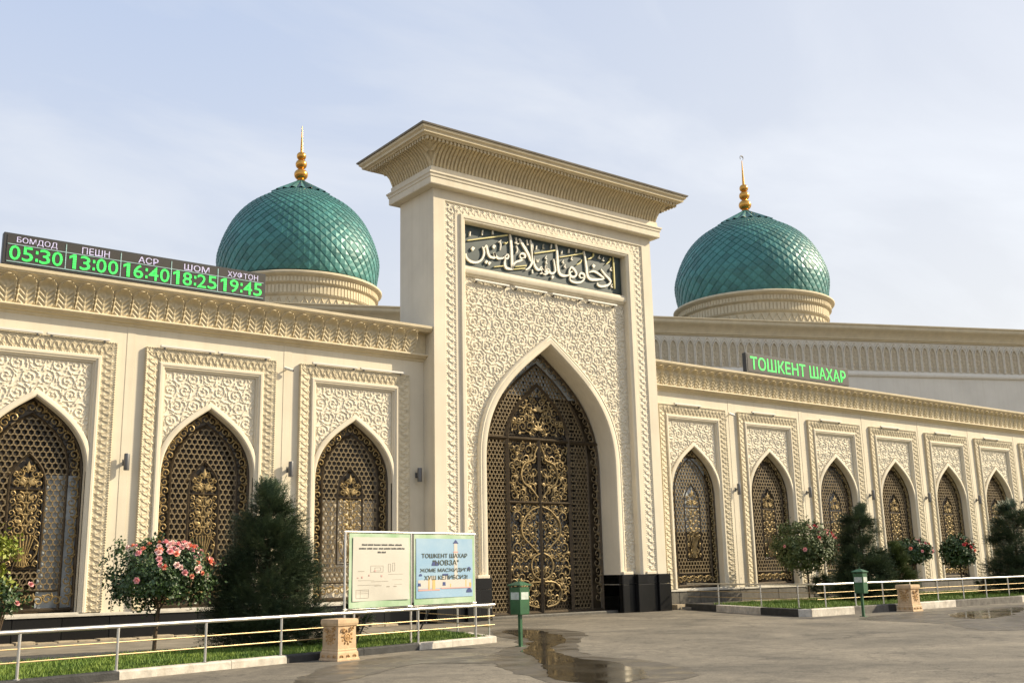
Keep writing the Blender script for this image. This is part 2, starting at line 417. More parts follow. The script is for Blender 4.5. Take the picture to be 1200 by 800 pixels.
    def grid(self, P, mask=None):
        m, n, _ = P.shape
        o = len(self.v)
        if mask is None:
            self.v.extend(map(tuple, P.reshape(-1, 3).tolist()))
            ii, jj = np.meshgrid(np.arange(m - 1), np.arange(n - 1), indexing='ij')
            a = (ii * n + jj).ravel() + o
            self.f.extend(zip(a.tolist(), (a + 1).tolist(), (a + 1 + n).tolist(), (a + n).tolist()))
        else:
            q = mask[:-1, :-1] & mask[1:, :-1] & mask[:-1, 1:] & mask[1:, 1:]
            used = np.zeros((m, n), bool)
            used[:-1, :-1] |= q; used[1:, :-1] |= q; used[:-1, 1:] |= q; used[1:, 1:] |= q
            idx = -np.ones((m, n), int); idx[used] = np.arange(used.sum()) + o
            self.v.extend(map(tuple, P[used].tolist()))
            i, j = np.nonzero(q)
            self.f.extend(zip(idx[i, j].tolist(), idx[i, j + 1].tolist(), idx[i + 1, j + 1].tolist(), idx[i + 1, j].tolist()))
        return self
    def merge(self, other, mtx=None):
        vs = other.v if mtx is None else [tuple(mtx @ Vector(p)) for p in other.v]
        return self.add(vs, other.f)
    def mesh(self, name, m, smooth=0.0):
        me = bpy.data.meshes.new(name)
        me.from_pydata(self.v, [], self.f)
        me.materials.append(m)
        if smooth:
            me.polygons.foreach_set('use_smooth', [True] * len(me.polygons))
            if smooth < 170:
                me.set_sharp_from_angle(angle=R(smooth))
        me.update()
        return me

WM = {}
def thing(name, label, cat, loc=(0, 0, 0), rz=0.0, group=None):
    o = bpy.data.objects.new(name, None)
    o.empty_display_size = 0.3
    o.location = loc; o.rotation_euler = (0, 0, rz)
    COL.objects.link(o)
    o['label'] = label; o['category'] = cat
    if group: o['group'] = group
    WM[o.name] = Matrix.Translation(loc) @ Matrix.Rotation(rz, 4, 'Z')
    return o
def tag(o, label, cat, group=None):
    o['label'] = label; o['category'] = cat
    if group: o['group'] = group
    return o
def part(name, mb, m, parent=None, smooth=0.0, kind=None, label=None, world=True, loc=None, rot=None):
    """one mesh object; world=True: mb is in world coordinates and is brought into the parent's frame"""
    if parent is not None and world:
        inv = WM[parent.name].inverted()
        a = np.array(mb.v) if len(mb.v) else np.zeros((0, 3))
        mt = np.array(inv)
        mb.v = list(map(tuple, (a @ mt[:3, :3].T + mt[:3, 3]).tolist()))
    me = mb.mesh(name, m, smooth)
    return link(name, me, parent, kind, label, loc, rot)
def link(name, me, parent=None, kind=None, label=None, loc=None, rot=None):
    o = bpy.data.objects.new(name, me)
    COL.objects.link(o)
    mt = Matrix.Identity(4)
    if loc is not None: o.location = loc; mt = Matrix.Translation(loc)
    if rot is not None: o.rotation_euler = rot; mt = mt @ o.rotation_euler.to_matrix().to_4x4()
    if parent is not None:
        o.parent = parent
        mt = WM[parent.name] @ mt
    WM[o.name] = mt
    if kind: o['kind'] = kind
    if label: o['label'] = label
    return o
def structure(name, mb, m, smooth=0.0, parent=None):
    o = part(name, mb, m, parent, smooth)
    if parent is None: o['kind'] = 'structure'
    return o
def copy_tree(o, parent=None, loc=None):
    c = o.copy(); COL.objects.link(c)
    if parent is not None: c.parent = parent
    if loc is not None: c.location = loc
    WM[c.name] = (WM[parent.name] if parent else Matrix.Identity(4)) @ Matrix.Translation(c.location) @ c.rotation_euler.to_matrix().to_4x4()
    for ch in list(o.children): copy_tree(ch, c)
    return c

# ------------------------------------------------------------------ shape helpers
def bez(p0, p1, p2, p3, n):
    out = []
    for i in range(n + 1):
        t = i / n; s = 1 - t
        out.append(tuple(s ** 3 * a + 3 * s * s * t * b + 3 * s * t * t * c + t ** 3 * d for a, b, c, d in zip(p0, p1, p2, p3)))
    return out
def arch(cx, hw, zb, zs, z1, k2, z2, za, n=14):
    """pointed four-centred arch outline from the left foot over the apex to the right foot"""
    r = bez((hw, zs), (hw, z1), (hw * k2, z2), (0, za), n)
    right = [(hw, zb)] + r
    left = [(-x, z) for x, z in right[:-1]]
    return [(cx + x, z) for x, z in left + right[::-1]]
def arch_hw(curve, cx):
    """half width of the arch as a function of z"""
    n = len(curve)
    rp = sorted([(z, x - cx) for x, z in curve[n // 2:]])
    zs = [a for a, b in rp]; xs = [b for a, b in rp]
    def f(z): return np.interp(z, zs, xs, right=-1)
    return f
def win_arch(t):
    """t = 0 outer edge of the window's arch moulding, 1 = opening"""
    hw = 1.62 - 0.16 * t
    return arch(0, hw, 0.80, 4.75 - 0.05 * t, 5.92 - 0.10 * t, 0.46, 6.46 - 0.16 * t, 6.97 - 0.21 * t)
def gate_arch(t):
    hw = 3.52 - 0.38 * t
    return arch(25.3, hw, 0.0, 5.6, 8.2 - 0.25 * t, 0.545, 9.22 - 0.28 * t, 10.65 - 0.42 * t, 20)

def arabesque(X, Z, c, seed=0):
    """carved scroll relief height 0..1: one spiral with leaves per cell of a staggered grid"""
    rs = np.random.RandomState(seed)
    J = rs.rand(400, 3)
    best = np.full(X.shape, 1e9); H = np.zeros(X.shape)
    row = np.floor(Z / (c * 0.88)).astype(int)
    for dr in (-1, 0, 1):
        r_ = row + dr
        offx = (r_ % 2) * 0.5 * c
        col = np.floor((X - offx) / c).astype(int)
        for dc in (-1, 0, 1):
            c_ = col + dc
            k = (r_ * 37 + c_ * 11) % 400
            cx = (c_ + 0.5) * c + offx + (J[k, 0] - 0.5) * 0.3 * c
            cz = (r_ + 0.5) * c * 0.88 + (J[k, 1] - 0.5) * 0.3 * c
            dx_, dz_ = X - cx, Z - cz
            d = np.sqrt(dx_ ** 2 + dz_ ** 2)
            th = np.arctan2(dz_, dx_) + J[k, 2] * 6.28
            sg = np.where((r_ + c_) % 2 == 0, 1.0, -1.0)
            q = d / (c * 0.60)
            ph = q * 2.15 - sg * th / (2 * np.pi)
            fr = ph - np.floor(ph)
            ridge = np.exp(-((fr - 0.5) / 0.13) ** 2) * (0.8 + 0.2 * np.cos(th * 7 + q * 9))
            lf = np.clip(np.cos(th * 6 * sg + q * 11), 0, 1) ** 1.5
            leafy = 0.85 * lf * np.exp(-((q - 0.78) / 0.16) ** 2) + 0.6 * lf * np.exp(-((q - 0.38) / 0.10) ** 2)
            blob = 0.9 * np.exp(-(q / 0.12) ** 2)
            h = np.maximum(np.maximum(ridge * np.clip(1.25 - q * 0.5, 0, 1), leafy), blob)
            h = np.clip((h - 0.30) / 0.22, 0, 1); h = h * h * (3 - 2 * h) * (0.85 + 0.15 * np.clip(1 - q, 0, 1))
            H = np.where(d < best, h, H); best = np.minimum(best, d)
    return H

def border_relief(s, w, T):
    """repeating leaf motif of a carved border; s along, w across 0..1"""
    p = s / T
    # undulating stem with a five-lobed leaf in every bend and beaded fillets
    wave = 0.5 + 0.20 * np.sin(2 * np.pi * p)
    h1 = 0.7 * np.exp(-((w - wave) / 0.055) ** 2)
    fr = (p * 2 + 0.5) % 1.0 - 0.5
    side = np.where((np.floor(p * 2 + 0.5) % 2) == 0, 0.30, 0.70)
    dx = fr * 0.9; dw = (w - side) * 1.5
    ang = np.arctan2(dw, dx); rr = np.sqrt(dx * dx + dw * dw)
    h2 = np.clip(1.15 - rr / (0.30 + 0.11 * np.cos(5 * ang)), 0, 1) ** 0.6 * (0.65 + 0.35 * np.cos(10 * ang))
    edge = np.exp(-((w - 0.035) / 0.045) ** 2) + np.exp(-((w - 0.965) / 0.045) ** 2)
    bead = edge * (0.5 + 0.5 * np.cos(2 * np.pi * p * 3))
    return np.maximum(np.maximum(h1, h2), bead)

def border_u(cx, hw, band, zb, zt, yo, yi, T, amp, res):
    """carved U-shaped border (left post, lintel, right post) as relief sheets with mitred corners"""
    mb = MB()
    nw = max(8, int(band / res))
    w = np.linspace(0, 1, nw)
    def sheet(length, place):
        ns = max(12, int(length / res))
        s = np.linspace(0, 1, ns)
        return s, ns
    # posts
    for sg in (-1, 1):
        zi = zt - band * w                       # top of each column, mitred
        ns = int((zt - zb) / res)
        S = np.linspace(0, 1, ns)[:, None]
        Zg = zb + S * (zi[None, :] - zb)
        Xg = cx + sg * (hw - band * w)[None, :] + 0 * S
        h = border_relief(Zg, w[None, :] + 0 * S, T)
        Yg = yo + (yi - yo) * w[None, :] - amp * h
        P = np.stack([Xg, Yg, Zg], -1)
        mb.grid(P if sg > 0 else P[:, ::-1])
        # outer return
        mb.add([(cx + sg * hw, yo, zb), (cx + sg * hw, 0.01, zb), (cx + sg * hw, 0.01, zt), (cx + sg * hw, yo, zt)], [(0, 1, 2, 3)])
    ns = int(2 * hw / res)
    S = np.linspace(-1, 1, ns)[:, None]
    Xg = cx + S * (hw - band * w)[None, :]
    Zg = zt - band * w[None, :] + 0 * S
    h = border_relief(Xg - cx, w[None, :] + 0 * S, T)
    Yg = yo + (yi - yo) * w[None, :] - amp * h
    mb.grid(np.stack([Xg, Yg, Zg], -1))
    mb.add([(cx - hw, yo, zt), (cx + hw, yo, zt), (cx + hw, 0.01, zt), (cx - hw, 0.01, zt)], [(0, 1, 2, 3)])
    return mb

def u_sweep(cx, hw, zb, zt, prof, mb=None):
    """sweep closed profile (inset d, y) round a U: left post, lintel, right post"""
    mb = mb or MB()
    secs = []
    for sx, top in ((-1, 0), (-1, 1), (1, 1), (1, 0)):
        secs.append([(cx + sx * (hw - d), y, (zt - d) if top else zb) for d, y in prof])
    return mb.loft(secs)

def text_mb(txt, w, h, depth=0.0, bold=0.0, fit=True):
    """text as a mesh in the XZ plane, lower-left corner at the origin, facing -Y"""
    cu = bpy.data.curves.new('t', 'FONT'); cu.body = txt; cu.size = 1.0; cu.extrude = depth; cu.offset = bold
    cu.resolution_u = 3
    o = bpy.data.objects.new('t', cu); COL.objects.link(o)
    dg = bpy.context.evaluated_depsgraph_get(); dg.update()
    ev = o.evaluated_get(dg); me = ev.to_mesh()
    vs = [tuple(v.co) for v in me.vertices]; fs = [tuple(p.vertices) for p in me.polygons]
    ev.to_mesh_clear()
    bpy.data.objects.remove(o); bpy.data.curves.remove(cu)
    xs = [v[0] for v in vs]; ys = [v[1] for v in vs]
    x0, x1, y0, y1 = min(xs), max(xs), min(ys), max(ys)
    sx = w / (x1 - x0); sy = h / (y1 - y0)
    mb = MB()
    mb.add([((v[0] - x0) * sx, -v[2], (v[1] - y0) * sy) for v in vs], fs)
    return mb
def shifted(mb, dx, dy, dz):
    mb.v = [(x + dx, y + dy, z + dz) for x, y, z in mb.v]
    return mb

# ================================================================== THE PLACE
# ------------------------------------------------------------------ ground
g = MB(); g.box(-900, 1500, -900, 1500, -0.5, 0.0)
structure('ground', g, M['ground'])

# ------------------------------------------------------------------ arched window (prototype, origin at the wall foot on its axis)
SILL = 0.80
def hex_lattice(inside, x0, x1, z0, z1, pitch, y0, y1, wdt):
    """honeycomb of bars, every unique edge one bar"""
    mb = MB(); seen = set()
    rr = pitch / math.sqrt(3)
    dzr = pitch * math.sqrt(3) / 2
    nrow = int((z1 - z0) / dzr) + 2
    for r_ in range(nrow):
        cz = z0 + r_ * dzr
        for c_ in range(int((x1 - x0) / pitch) + 3):
            cx = x0 + (c_ + 0.5 * (r_ % 2)) * pitch
            if not inside(cx, cz): continue
            pts = [(cx + rr * math.sin(k * math.pi / 3), cz + rr * math.cos(k * math.pi / 3)) for k in range(6)]
            for k in range(6):
                a, b = pts[k], pts[(k + 1) % 6]
                key = (round((a[0] + b[0]) * 50), round((a[1] + b[1]) * 50))
                if key in seen: continue
                seen.add(key)
                dx, dz = b[0] - a[0], b[1] - a[1]; L = math.hypot(dx, dz)
                nx, nz = -dz / L * wdt / 2, dx / L * wdt / 2
                ex, ez = dx / L * wdt * 0.25, dz / L * wdt * 0.25
                A = (a[0] - ex, a[1] - ez); B = (b[0] + ex, b[1] + ez)
                q = [(A[0] + nx, A[1] + nz), (A[0] - nx, A[1] - nz), (B[0] - nx, B[1] - nz), (B[0] + nx, B[1] + nz)]
                vs = [(p[0], y0, p[1]) for p in q] + [(p[0], y1, p[1]) for p in q]
                mb.add(vs, [(0, 1, 2, 3), (0, 4, 5, 1), (2, 6, 7, 3), (1, 5, 6, 2), (3, 7, 4, 0)])
    return mb
def spiral(mb, cx, cz, r, sg, a0, turns, y, rad, n=14, leaf=True):
    pts = []; rads = []
    for i in range(n + 1):
        t = i / n
        a = a0 + sg * turns * 2 * math.pi * t
        q = r * (1 - 0.86 * t)
        pts.append((cx + q * math.cos(a), y - 0.025 * math.sin(math.pi * t), cz + q * math.sin(a)))
        rads.append(rad * (1.0 - 0.35 * t))
    mb.tube(pts, rads, 4)
    if leaf:
        for t in (0.12, 0.34):
            i = int(t * n); p = pts[i]; a = a0 + sg * turns * 2 * math.pi * t
            leafblade(mb, p[0], p[2], a + 0.5 * sg, r * 0.62, r * 0.24, y - 0.02)
def leafblade(mb, x, z, a, L, W, y):
    ca, sa = math.cos(a), math.sin(a)
    pt = lambda u, v, d: (x + ca * u - sa * v, y - d, z + sa * u + ca * v)
    vs = [pt(0, 0, 0), pt(L * .45, W, 0), pt(L, 0, 0.0), pt(L * .45, -W, 0), pt(L * .45, 0, 0.03), pt(L * .45, 0, -0.02)]
    mb.add(vs, [(0, 4, 1), (1, 4, 2), (2, 4, 3), (3, 4, 0), (0, 1, 5), (1, 2, 5), (2, 3, 5), (3, 0, 5)])
def scrolls_along(mb, path, step, r, y, rad):
    """running scrolls on both sides of a path"""
    P = [Vector((p[0], p[1])) for p in path]
    acc = 0.0; k = 0
    for a, b in zip(P[:-1], P[1:]):
        L = (b - a).length; d = (b - a) / max(L, 1e-6)
        while acc < L:
            c = a + d * acc
            ang = math.atan2(d.y, d.x)
            sg = 1 if k % 2 else -1
            spiral(mb, c.x - d.y * sg * r * 0.15, c.y + d.x * sg * r * 0.15, r, sg, ang + (0 if sg > 0 else math.pi), 1.25, y, rad, 11)
            acc += step; k += 1
        acc -= L

wing_l = thing('mosque_wing', 'long cream entrance wing left of the tall portal, under the prayer time display', 'building', (7.0, 0, 0))
wing_r = thing('mosque_wing', 'long cream entrance wing right of the tall portal with seven arched windows', 'building', (49.5, 0, 0))

def make_window(parent, cx):
    wroot = part('arched_window', MB().ring_xz([(0.0, -0.03), (0.0, 0.06), (1.0, 0.42), (1.0, -0.02), (0.78, -0.055), (0.25, -0.055)], win_arch),
                 M['plaster'], parent, 40, world=False, loc=(cx - parent.location.x, 0, 0))
    P = lambda n, mb, m, sm=0.0, kind=None: part(n, mb, m, wroot, sm, kind, world=False)
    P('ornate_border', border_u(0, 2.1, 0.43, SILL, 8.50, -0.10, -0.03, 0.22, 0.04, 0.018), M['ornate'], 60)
    mm = u_sweep(0, 1.66, SILL, 8.06, [(-0.02, 0.0), (-0.02, -0.075), (0.015, -0.105), (0.075, -0.105), (0.085, -0.08), (0.11, -0.08), (0.14, -0.06), (0.145, -0.02), (0.20, 0.0), (0.20, 0.07), (0.0, 0.07)])
    P('frame_moulding', mm, M['plaster'], 35)
    xs = np.linspace(-1.50, 1.50, 151); zs = np.linspace(4.2, 7.92, 187)
    X, Z = np.meshgrid(xs, zs)
    H = arabesque(X, Z, 0.50, 3)
    fade = np.clip(np.minimum(np.minimum(X + 1.46, 1.46 - X), 7.86 - Z) / 0.06, 0, 1)
    Yv = 0.055 - 0.034 * H * fade
    hwf = arch_hw(win_arch(0.4), 0)
    P('carved_spandrel', MB().grid(np.stack([X, Yv, Z], -1), np.abs(X) > hwf(Z)), M['carved'], 80)
    P('window_sill', MB().bevbox(-1.52, 1.52, -0.06, 0.47, 0.74, SILL + 0.012, 0.015), M['sill'])
    # grille
    gy = 0.30
    bar = MB()
    ia = arch(0, 1.04, 0.90, 4.72, 5.6, 0.46, 5.98, 6.30, 10)
    iaf = arch_hw(ia, 0)
    def bartube(pts, w=0.034, closed=False): bar.tube([(x, gy, z) for x, z in pts], w, 4, closed)
    bartube(ia, 0.04)
    pa = arch(0, 0.47, 2.0, 4.28, 4.75, 0.5, 4.95, 5.18, 7)
    paf = arch_hw(pa, 0)
    bartube(pa, 0.04, True)
    bartube([(-1.02, 1.42), (1.02, 1.42)]); bartube([(-0.47, 4.16), (0.47, 4.16)], 0.03); bartube([(-1.45, 0.90), (1.45, 0.90)], 0.05)
    oa = win_arch(1.0)
    bartube([(x * 0.975, z - 0.03) for x, z in oa], 0.05)
    P('grille_frame', bar, M['bronze'], 30)
    def ins(x, z):
        if z < 1.52 or abs(x) > iaf(z) - 0.07: return False
        if 1.93 < z and abs(x) < paf(max(z, 2.0)) + 0.07 and z < 5.26: return False
        return True
    P('hexagon_lattice', hex_lattice(ins, -1.05, 1.0, 1.52, 6.3, 0.175, gy - 0.015, gy + 0.03, 0.036), M['lattice'])
    sc = MB()
    mid = [((a[0] * 0.96 + b[0]) / 2, (a[1] + b[1]) / 2) for a, b in zip(arch(0, 1.46, 1.0, 4.70, 5.82, 0.46, 6.30, 6.76, 10), arch(0, 1.04, 1.0, 4.72, 5.6, 0.46, 5.98, 6.30, 10))]
    scrolls_along(sc, mid, 0.27, 0.15, gy, 0.024)
    scrolls_along(sc, [(-0.95, 1.16), (0.98, 1.16)], 0.24, 0.15, gy, 0.028)
    P('scroll_border', sc, M['gold'], 60)
    orn = MB()
    # vase, paired scrolls and a flower in the arched middle panel
    vprof = [(0.05, 2.06), (0.20, 2.10), (0.13, 2.22), (0.10, 2.34), (0.20, 2.62), (0.27, 2.86), (0.22, 2.92)]
    for k in range(-3, 4):
        f_ = k / 3.0
        orn.tube([(r * f_, gy - 0.06 * math.sqrt(max(0, 1 - f_ * f_)), z) for r, z in vprof], 0.022, 4)
    for sg in (-1, 1):
        orn.tube([(sg * 0.27, gy, 2.86), (sg * 0.40, gy, 2.72), (sg * 0.37, gy, 2.42), (sg * 0.22, gy, 2.20)], 0.022, 4)
        for z, r in ((3.06, 0.16), (3.36, 0.17), (3.68, 0.17), (3.97, 0.14), (2.35, 0.11)):
            spiral(orn, sg * 0.17, z, r, sg, math.pi / 2, 1.4, gy - 0.01, 0.026, 12)
        for z, r in ((2.95, 0.10), (3.22, 0.11), (3.52, 0.11), (3.83, 0.11), (4.06, 0.09), (2.6, 0.08), (2.16, 0.09)):
            spiral(orn, sg * 0.36, z, r, -sg, -math.pi / 2, 1.2, gy, 0.02, 9)
        for z, a in ((3.2, 0.9), (3.52, 0.9), (3.85, 0.7)):
            leafblade(orn, sg * 0.05, z, math.pi / 2 - sg * a, 0.26, 0.06, gy - 0.03)
        # bouquet of curling stems
        for x_, z, r in ((0.13, 4.38, 0.13), (0.30, 4.36, 0.12), (0.20, 4.60, 0.12), (0.08, 4.74, 0.10), (0.33, 4.58, 0.08)):
            spiral(orn, sg * x_, z, r, sg, math.pi / 2 if x_ > .1 else 0, 1.3, gy - 0.01, 0.024, 10)
        for a, L in ((0.5, 0.30), (1.1, 0.30)):
            leafblade(orn, sg * 0.04, 4.28, math.pi / 2 - sg * a, L, 0.055, gy - 0.03)
    leafblade(orn, 0, 4.62, math.pi / 2, 0.34, 0.06, gy - 0.04)
    orn.tube([(0, gy, 2.9), (0, gy, 4.5)], 0.024, 4)
    P('vase_ornament', orn, M['gold'], 60)
    P('glass_pane', MB().box(-1.56, 1.56, 0.445, 0.46, 0.80, 6.95), M['pane'])
    return wroot

wl_x = [1.843, 6.899, 11.955, 17.011]
wr_x = [33.60 + 5.056 * i for i in range(7)]
win0 = make_window(wing_l, wl_x[2])
wins = {wl_x[2]: win0}
for x in wl_x:
    if x != wl_x[2]: wins[x] = copy_tree(win0, wing_l, (x - 7.0, 0, 0))
for x in wr_x: wins[x] = copy_tree(win0, wing_r, (x - 49.5, 0, 0))
# added panels before the glass: lit interior and sky reflection painted as pale colour
def painted_light(x, z0, z1, m, xa=-1.0, xb=1.0):
    part('painted_light_panel', MB().box(xa, xb, 0.415, 0.43, z0, z1), m, wins[x], world=False)
painted_light(wl_x[3], 0.9, 4.10, M['painted_light'])  # cream stands in for the lit lower half
painted_light(wl_x[1], 0.9, 4.6, M['paintedsky'], 0.45, 1.4)
painted_light(wr_x[0], 3.15, 6.3, M['paintedsky'])  # sky reflection in the upper half, painted on an added panel
painted_light(wr_x[2], 3.6, 6.3, M['paintedsky2'])

LEAF_P = 0.527
def acanthus():
    ns, nt = 25, 27
    s = np.linspace(-1, 1, ns)[None, :] + np.zeros((nt, 1)); t = np.linspace(0, 1, nt)[:, None] + np.zeros((1, ns))
    out = 0.05 + 0.10 * t + 0.26 * t ** 2.4
    a = np.abs(s)
    q = (a / 0.90) ** 2 + np.clip((t - 0.66) / 0.29, 0, None) ** 2
    rim = 0.075 * np.exp(-((q - 0.92) / 0.20) ** 2) * np.clip((t - 0.05) * 4, 0, 1)
    hood = 0.05 * np.exp(-((q - 0.75) / 0.3) ** 2) * np.clip((t - 0.70) / 0.2, 0, 1)
    inside = q < 0.8
    stem = 0.05 * np.exp(-(s / 0.10) ** 2) * np.clip((0.78 - t) * 6, 0, 1)
    ph = t * 5.5 - a * 1.7
    barbs = 0.055 * np.abs(np.sin(np.pi * ph)) * np.clip(a * 5, 0, 1) * np.clip((0.80 - a) * 8, 0, 1) * np.clip((0.74 - t) * 6, 0, 1)
    braid = 0.06 * np.abs(np.sin(np.pi * (t * 6))) * np.exp(-((a - 1.0) / 0.16) ** 2) * np.clip((0.8 - t) * 5, 0, 1)
    cup = -0.05 * np.exp(-(((a) / 0.5) ** 2 + ((t - 0.76) / 0.12) ** 2))
    o = out + rim + hood + np.where(inside, stem + barbs + cup, 0) + braid - np.where(q > 1.12, 0.05, 0)
    P = np.stack([s * LEAF_P * 0.5, -o - 0.16, t * 0.80], -1)
    mb = MB().grid(P)
    return mb.mesh('acanthus_leaf', M['leaf'], 70)
leaf_me = acanthus()

def make_wing(root, x0, x1, wx, leaf_from):
    ox = root.location.x
    w = MB()
    xs = sorted(wx)
    edges = [x0] + [e for x in xs for e in (x - 2.1, x + 2.1)] + [x1]
    for a, b in zip(edges[0::2], edges[1::2]):
        w.box(a, b, 0.0, 0.5, 0.02, 8.5)
    w.box(x0, x1, 0.0, 0.5, 8.5, 10.0)
    for x in xs: w.box(x - 2.1, x + 2.1, 0.02, 0.5, 0.02, 0.74)
    part('wall', w, M['plaster'], root)
    part('wall_back', MB().box(x0, x1, 6.0, 6.3, 0, 10.0), M['plaster'], root)
    part('roof', MB().box(x0, x1, 0.3, 6.4, 9.95, 10.06), M['metalcap'], root)
    # cornice mouldings: bed bead below the leaves, corona above
    prof_b = [(0.0, 9.05), (0.0, 9.30), (-0.26, 9.30), (-0.30, 9.28), (-0.31, 9.245), (-0.285, 9.215), (-0.20, 9.20), (-0.18, 9.16), (-0.06, 9.13), (-0.04, 9.07)]
    b = MB(); b.loft([[(x, y, z) for y, z in prof_b] for x in (x0, x1)])
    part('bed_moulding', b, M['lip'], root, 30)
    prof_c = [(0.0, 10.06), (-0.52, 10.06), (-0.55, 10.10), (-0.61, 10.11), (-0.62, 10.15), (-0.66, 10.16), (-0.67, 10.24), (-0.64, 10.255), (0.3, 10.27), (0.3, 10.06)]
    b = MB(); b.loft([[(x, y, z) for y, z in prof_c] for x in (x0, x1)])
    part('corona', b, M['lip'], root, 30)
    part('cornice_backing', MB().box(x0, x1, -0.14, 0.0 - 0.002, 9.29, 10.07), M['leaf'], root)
    n = int((x1 - x0) / LEAF_P)
    for i in range(n):
        x = leaf_from + i * LEAF_P
        if x + LEAF_P / 2 > x1 + 0.02 or x - LEAF_P / 2 < x0: continue
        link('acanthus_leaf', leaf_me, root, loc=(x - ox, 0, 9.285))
    # black granite plinth in slabs with a thin capping
    k = 0; x = x0
    slab = MB().bevbox(0.006, 1.264, -0.10, -0.003, 0.0, 0.70, 0.012).mesh('granite_slab', M['granite'] if root is wing_l else M['granite2'])
    while x + 1.27 <= x1 + 0.01:
        link('granite_slab', slab, root, loc=(x - ox, 0, 0)); x += 1.27
    if x1 - x > 0.05:
        part('granite_slab', MB().bevbox(x + 0.006, x1 - 0.01, -0.10, -0.003, 0, 0.70, 0.012), M['granite'] if root is wing_l else M['granite2'], root)
    part('plinth_capping', MB().bevbox(x0, x1, -0.14, 0.0 - 0.004, 0.702, 0.775, 0.012), M['sill'], root)
make_wing(wing_l, -6.0, 19.765, wl_x, -5.77)
make_wing(wing_r, 30.865, 68.0, wr_x, 31.27)
# narrow sunk joints between the bays
for root, xs in ((wing_l, [4.37, 9.427, 14.483]), (wing_r, [36.128 + 5.056 * i for i in range(6)])):
    for x in xs:
        part('pilaster', MB().bevbox(x - 0.13, x + 0.13, -0.010, 0.0, 0.78, 9.12, 0.008), M['plaster'], root)

# ------------------------------------------------------------------ the portal
por = thing('mosque_portal', 'tall cream carved entrance portal with a flaring cornice and a pointed gate', 'building', (25.3, 0, 0))
PL, PR, PC = 19.77, 30.85, 25.31
YF = -0.70
HB = 3.14                                   # half gate opening
w = MB()
# two solid piers and the mass over the arch, behind the carved face
w.box(PL, PL + 0.30, YF + 0.15, 1.63, 0, 15.6); w.box(PR - 0.30, PR, YF + 0.15, 1.63, 0, 15.6)
w.box(PL + 0.30, 21.2, -0.30, 1.63, 0, 15.6); w.box(29.42, PR - 0.30, -0.30, 1.63, 0, 15.6)
w.box(21.2, 29.42, -0.30, 1.63, 12.4, 15.6)
part('wall', w, M['plaster'], por)
w = MB()
w.box(21.2, 29.42, 1.2, 1.6, 0, 12.4)
part('wall_back', w, M['bronze'], por)
# smooth outer frame
part('smooth_frame', u_sweep(PC, (PR - PL) / 2, 1.44, 15.60, [(0, YF + 0.05), (0, YF), (0.50, YF), (0.53, YF + 0.03), (0.53, YF + 0.15), (0, YF + 0.15)]), M['plaster'], por)
part('ornate_border', border_u(PC, (PR - PL) / 2 - 0.53, 0.46, 1.50, 15.12, YF + 0.06, YF + 0.07, 0.27, 0.055, 0.022), M['carved'], por, 60)
part('inner_frame', u_sweep(PC, (PR - PL) / 2 - 0.99, 1.44, 14.92, [(0, YF + 0.2), (0, YF + 0.045), (0.19, YF + 0.045), (0.20, YF - 0.0), (0.22, YF - 0.03), (0.33, YF - 0.03), (0.35, YF), (0.40, YF + 0.01), (0.44, YF + 0.06), (0.445, -0.30), (0, -0.30)]), M['plaster'], por, 35)
# carved field with the arch cut out
FX0, FX1, FZ1 = 21.19, 29.43, 12.55
xs = np.arange(FX0, FX1 + 0.01, 0.023); zs = np.arange(1.46, FZ1 + 0.03, 0.023)
X, Z = np.meshgrid(xs, zs)
H = arabesque(X, Z, 0.50, 8)
hwf = arch_hw(gate_arch(0.4), 25.3)
part('carved_field', MB().grid(np.stack([X, -0.385 - 0.040 * H, Z], -1), np.abs(X - 25.3) > hwf(Z)), M['carved'], por, 80)
part('arch_moulding', MB().ring_xz([(0.0, -0.46), (0.0, -0.36), (0.9, 0.0), (1.0, 0.9), (1.0, -0.46), (0.86, -0.53), (0.45, -0.55), (0.32, -0.52), (0.2, -0.54), (0.08, -0.52)], gate_arch), M['plaster'], por, 40)
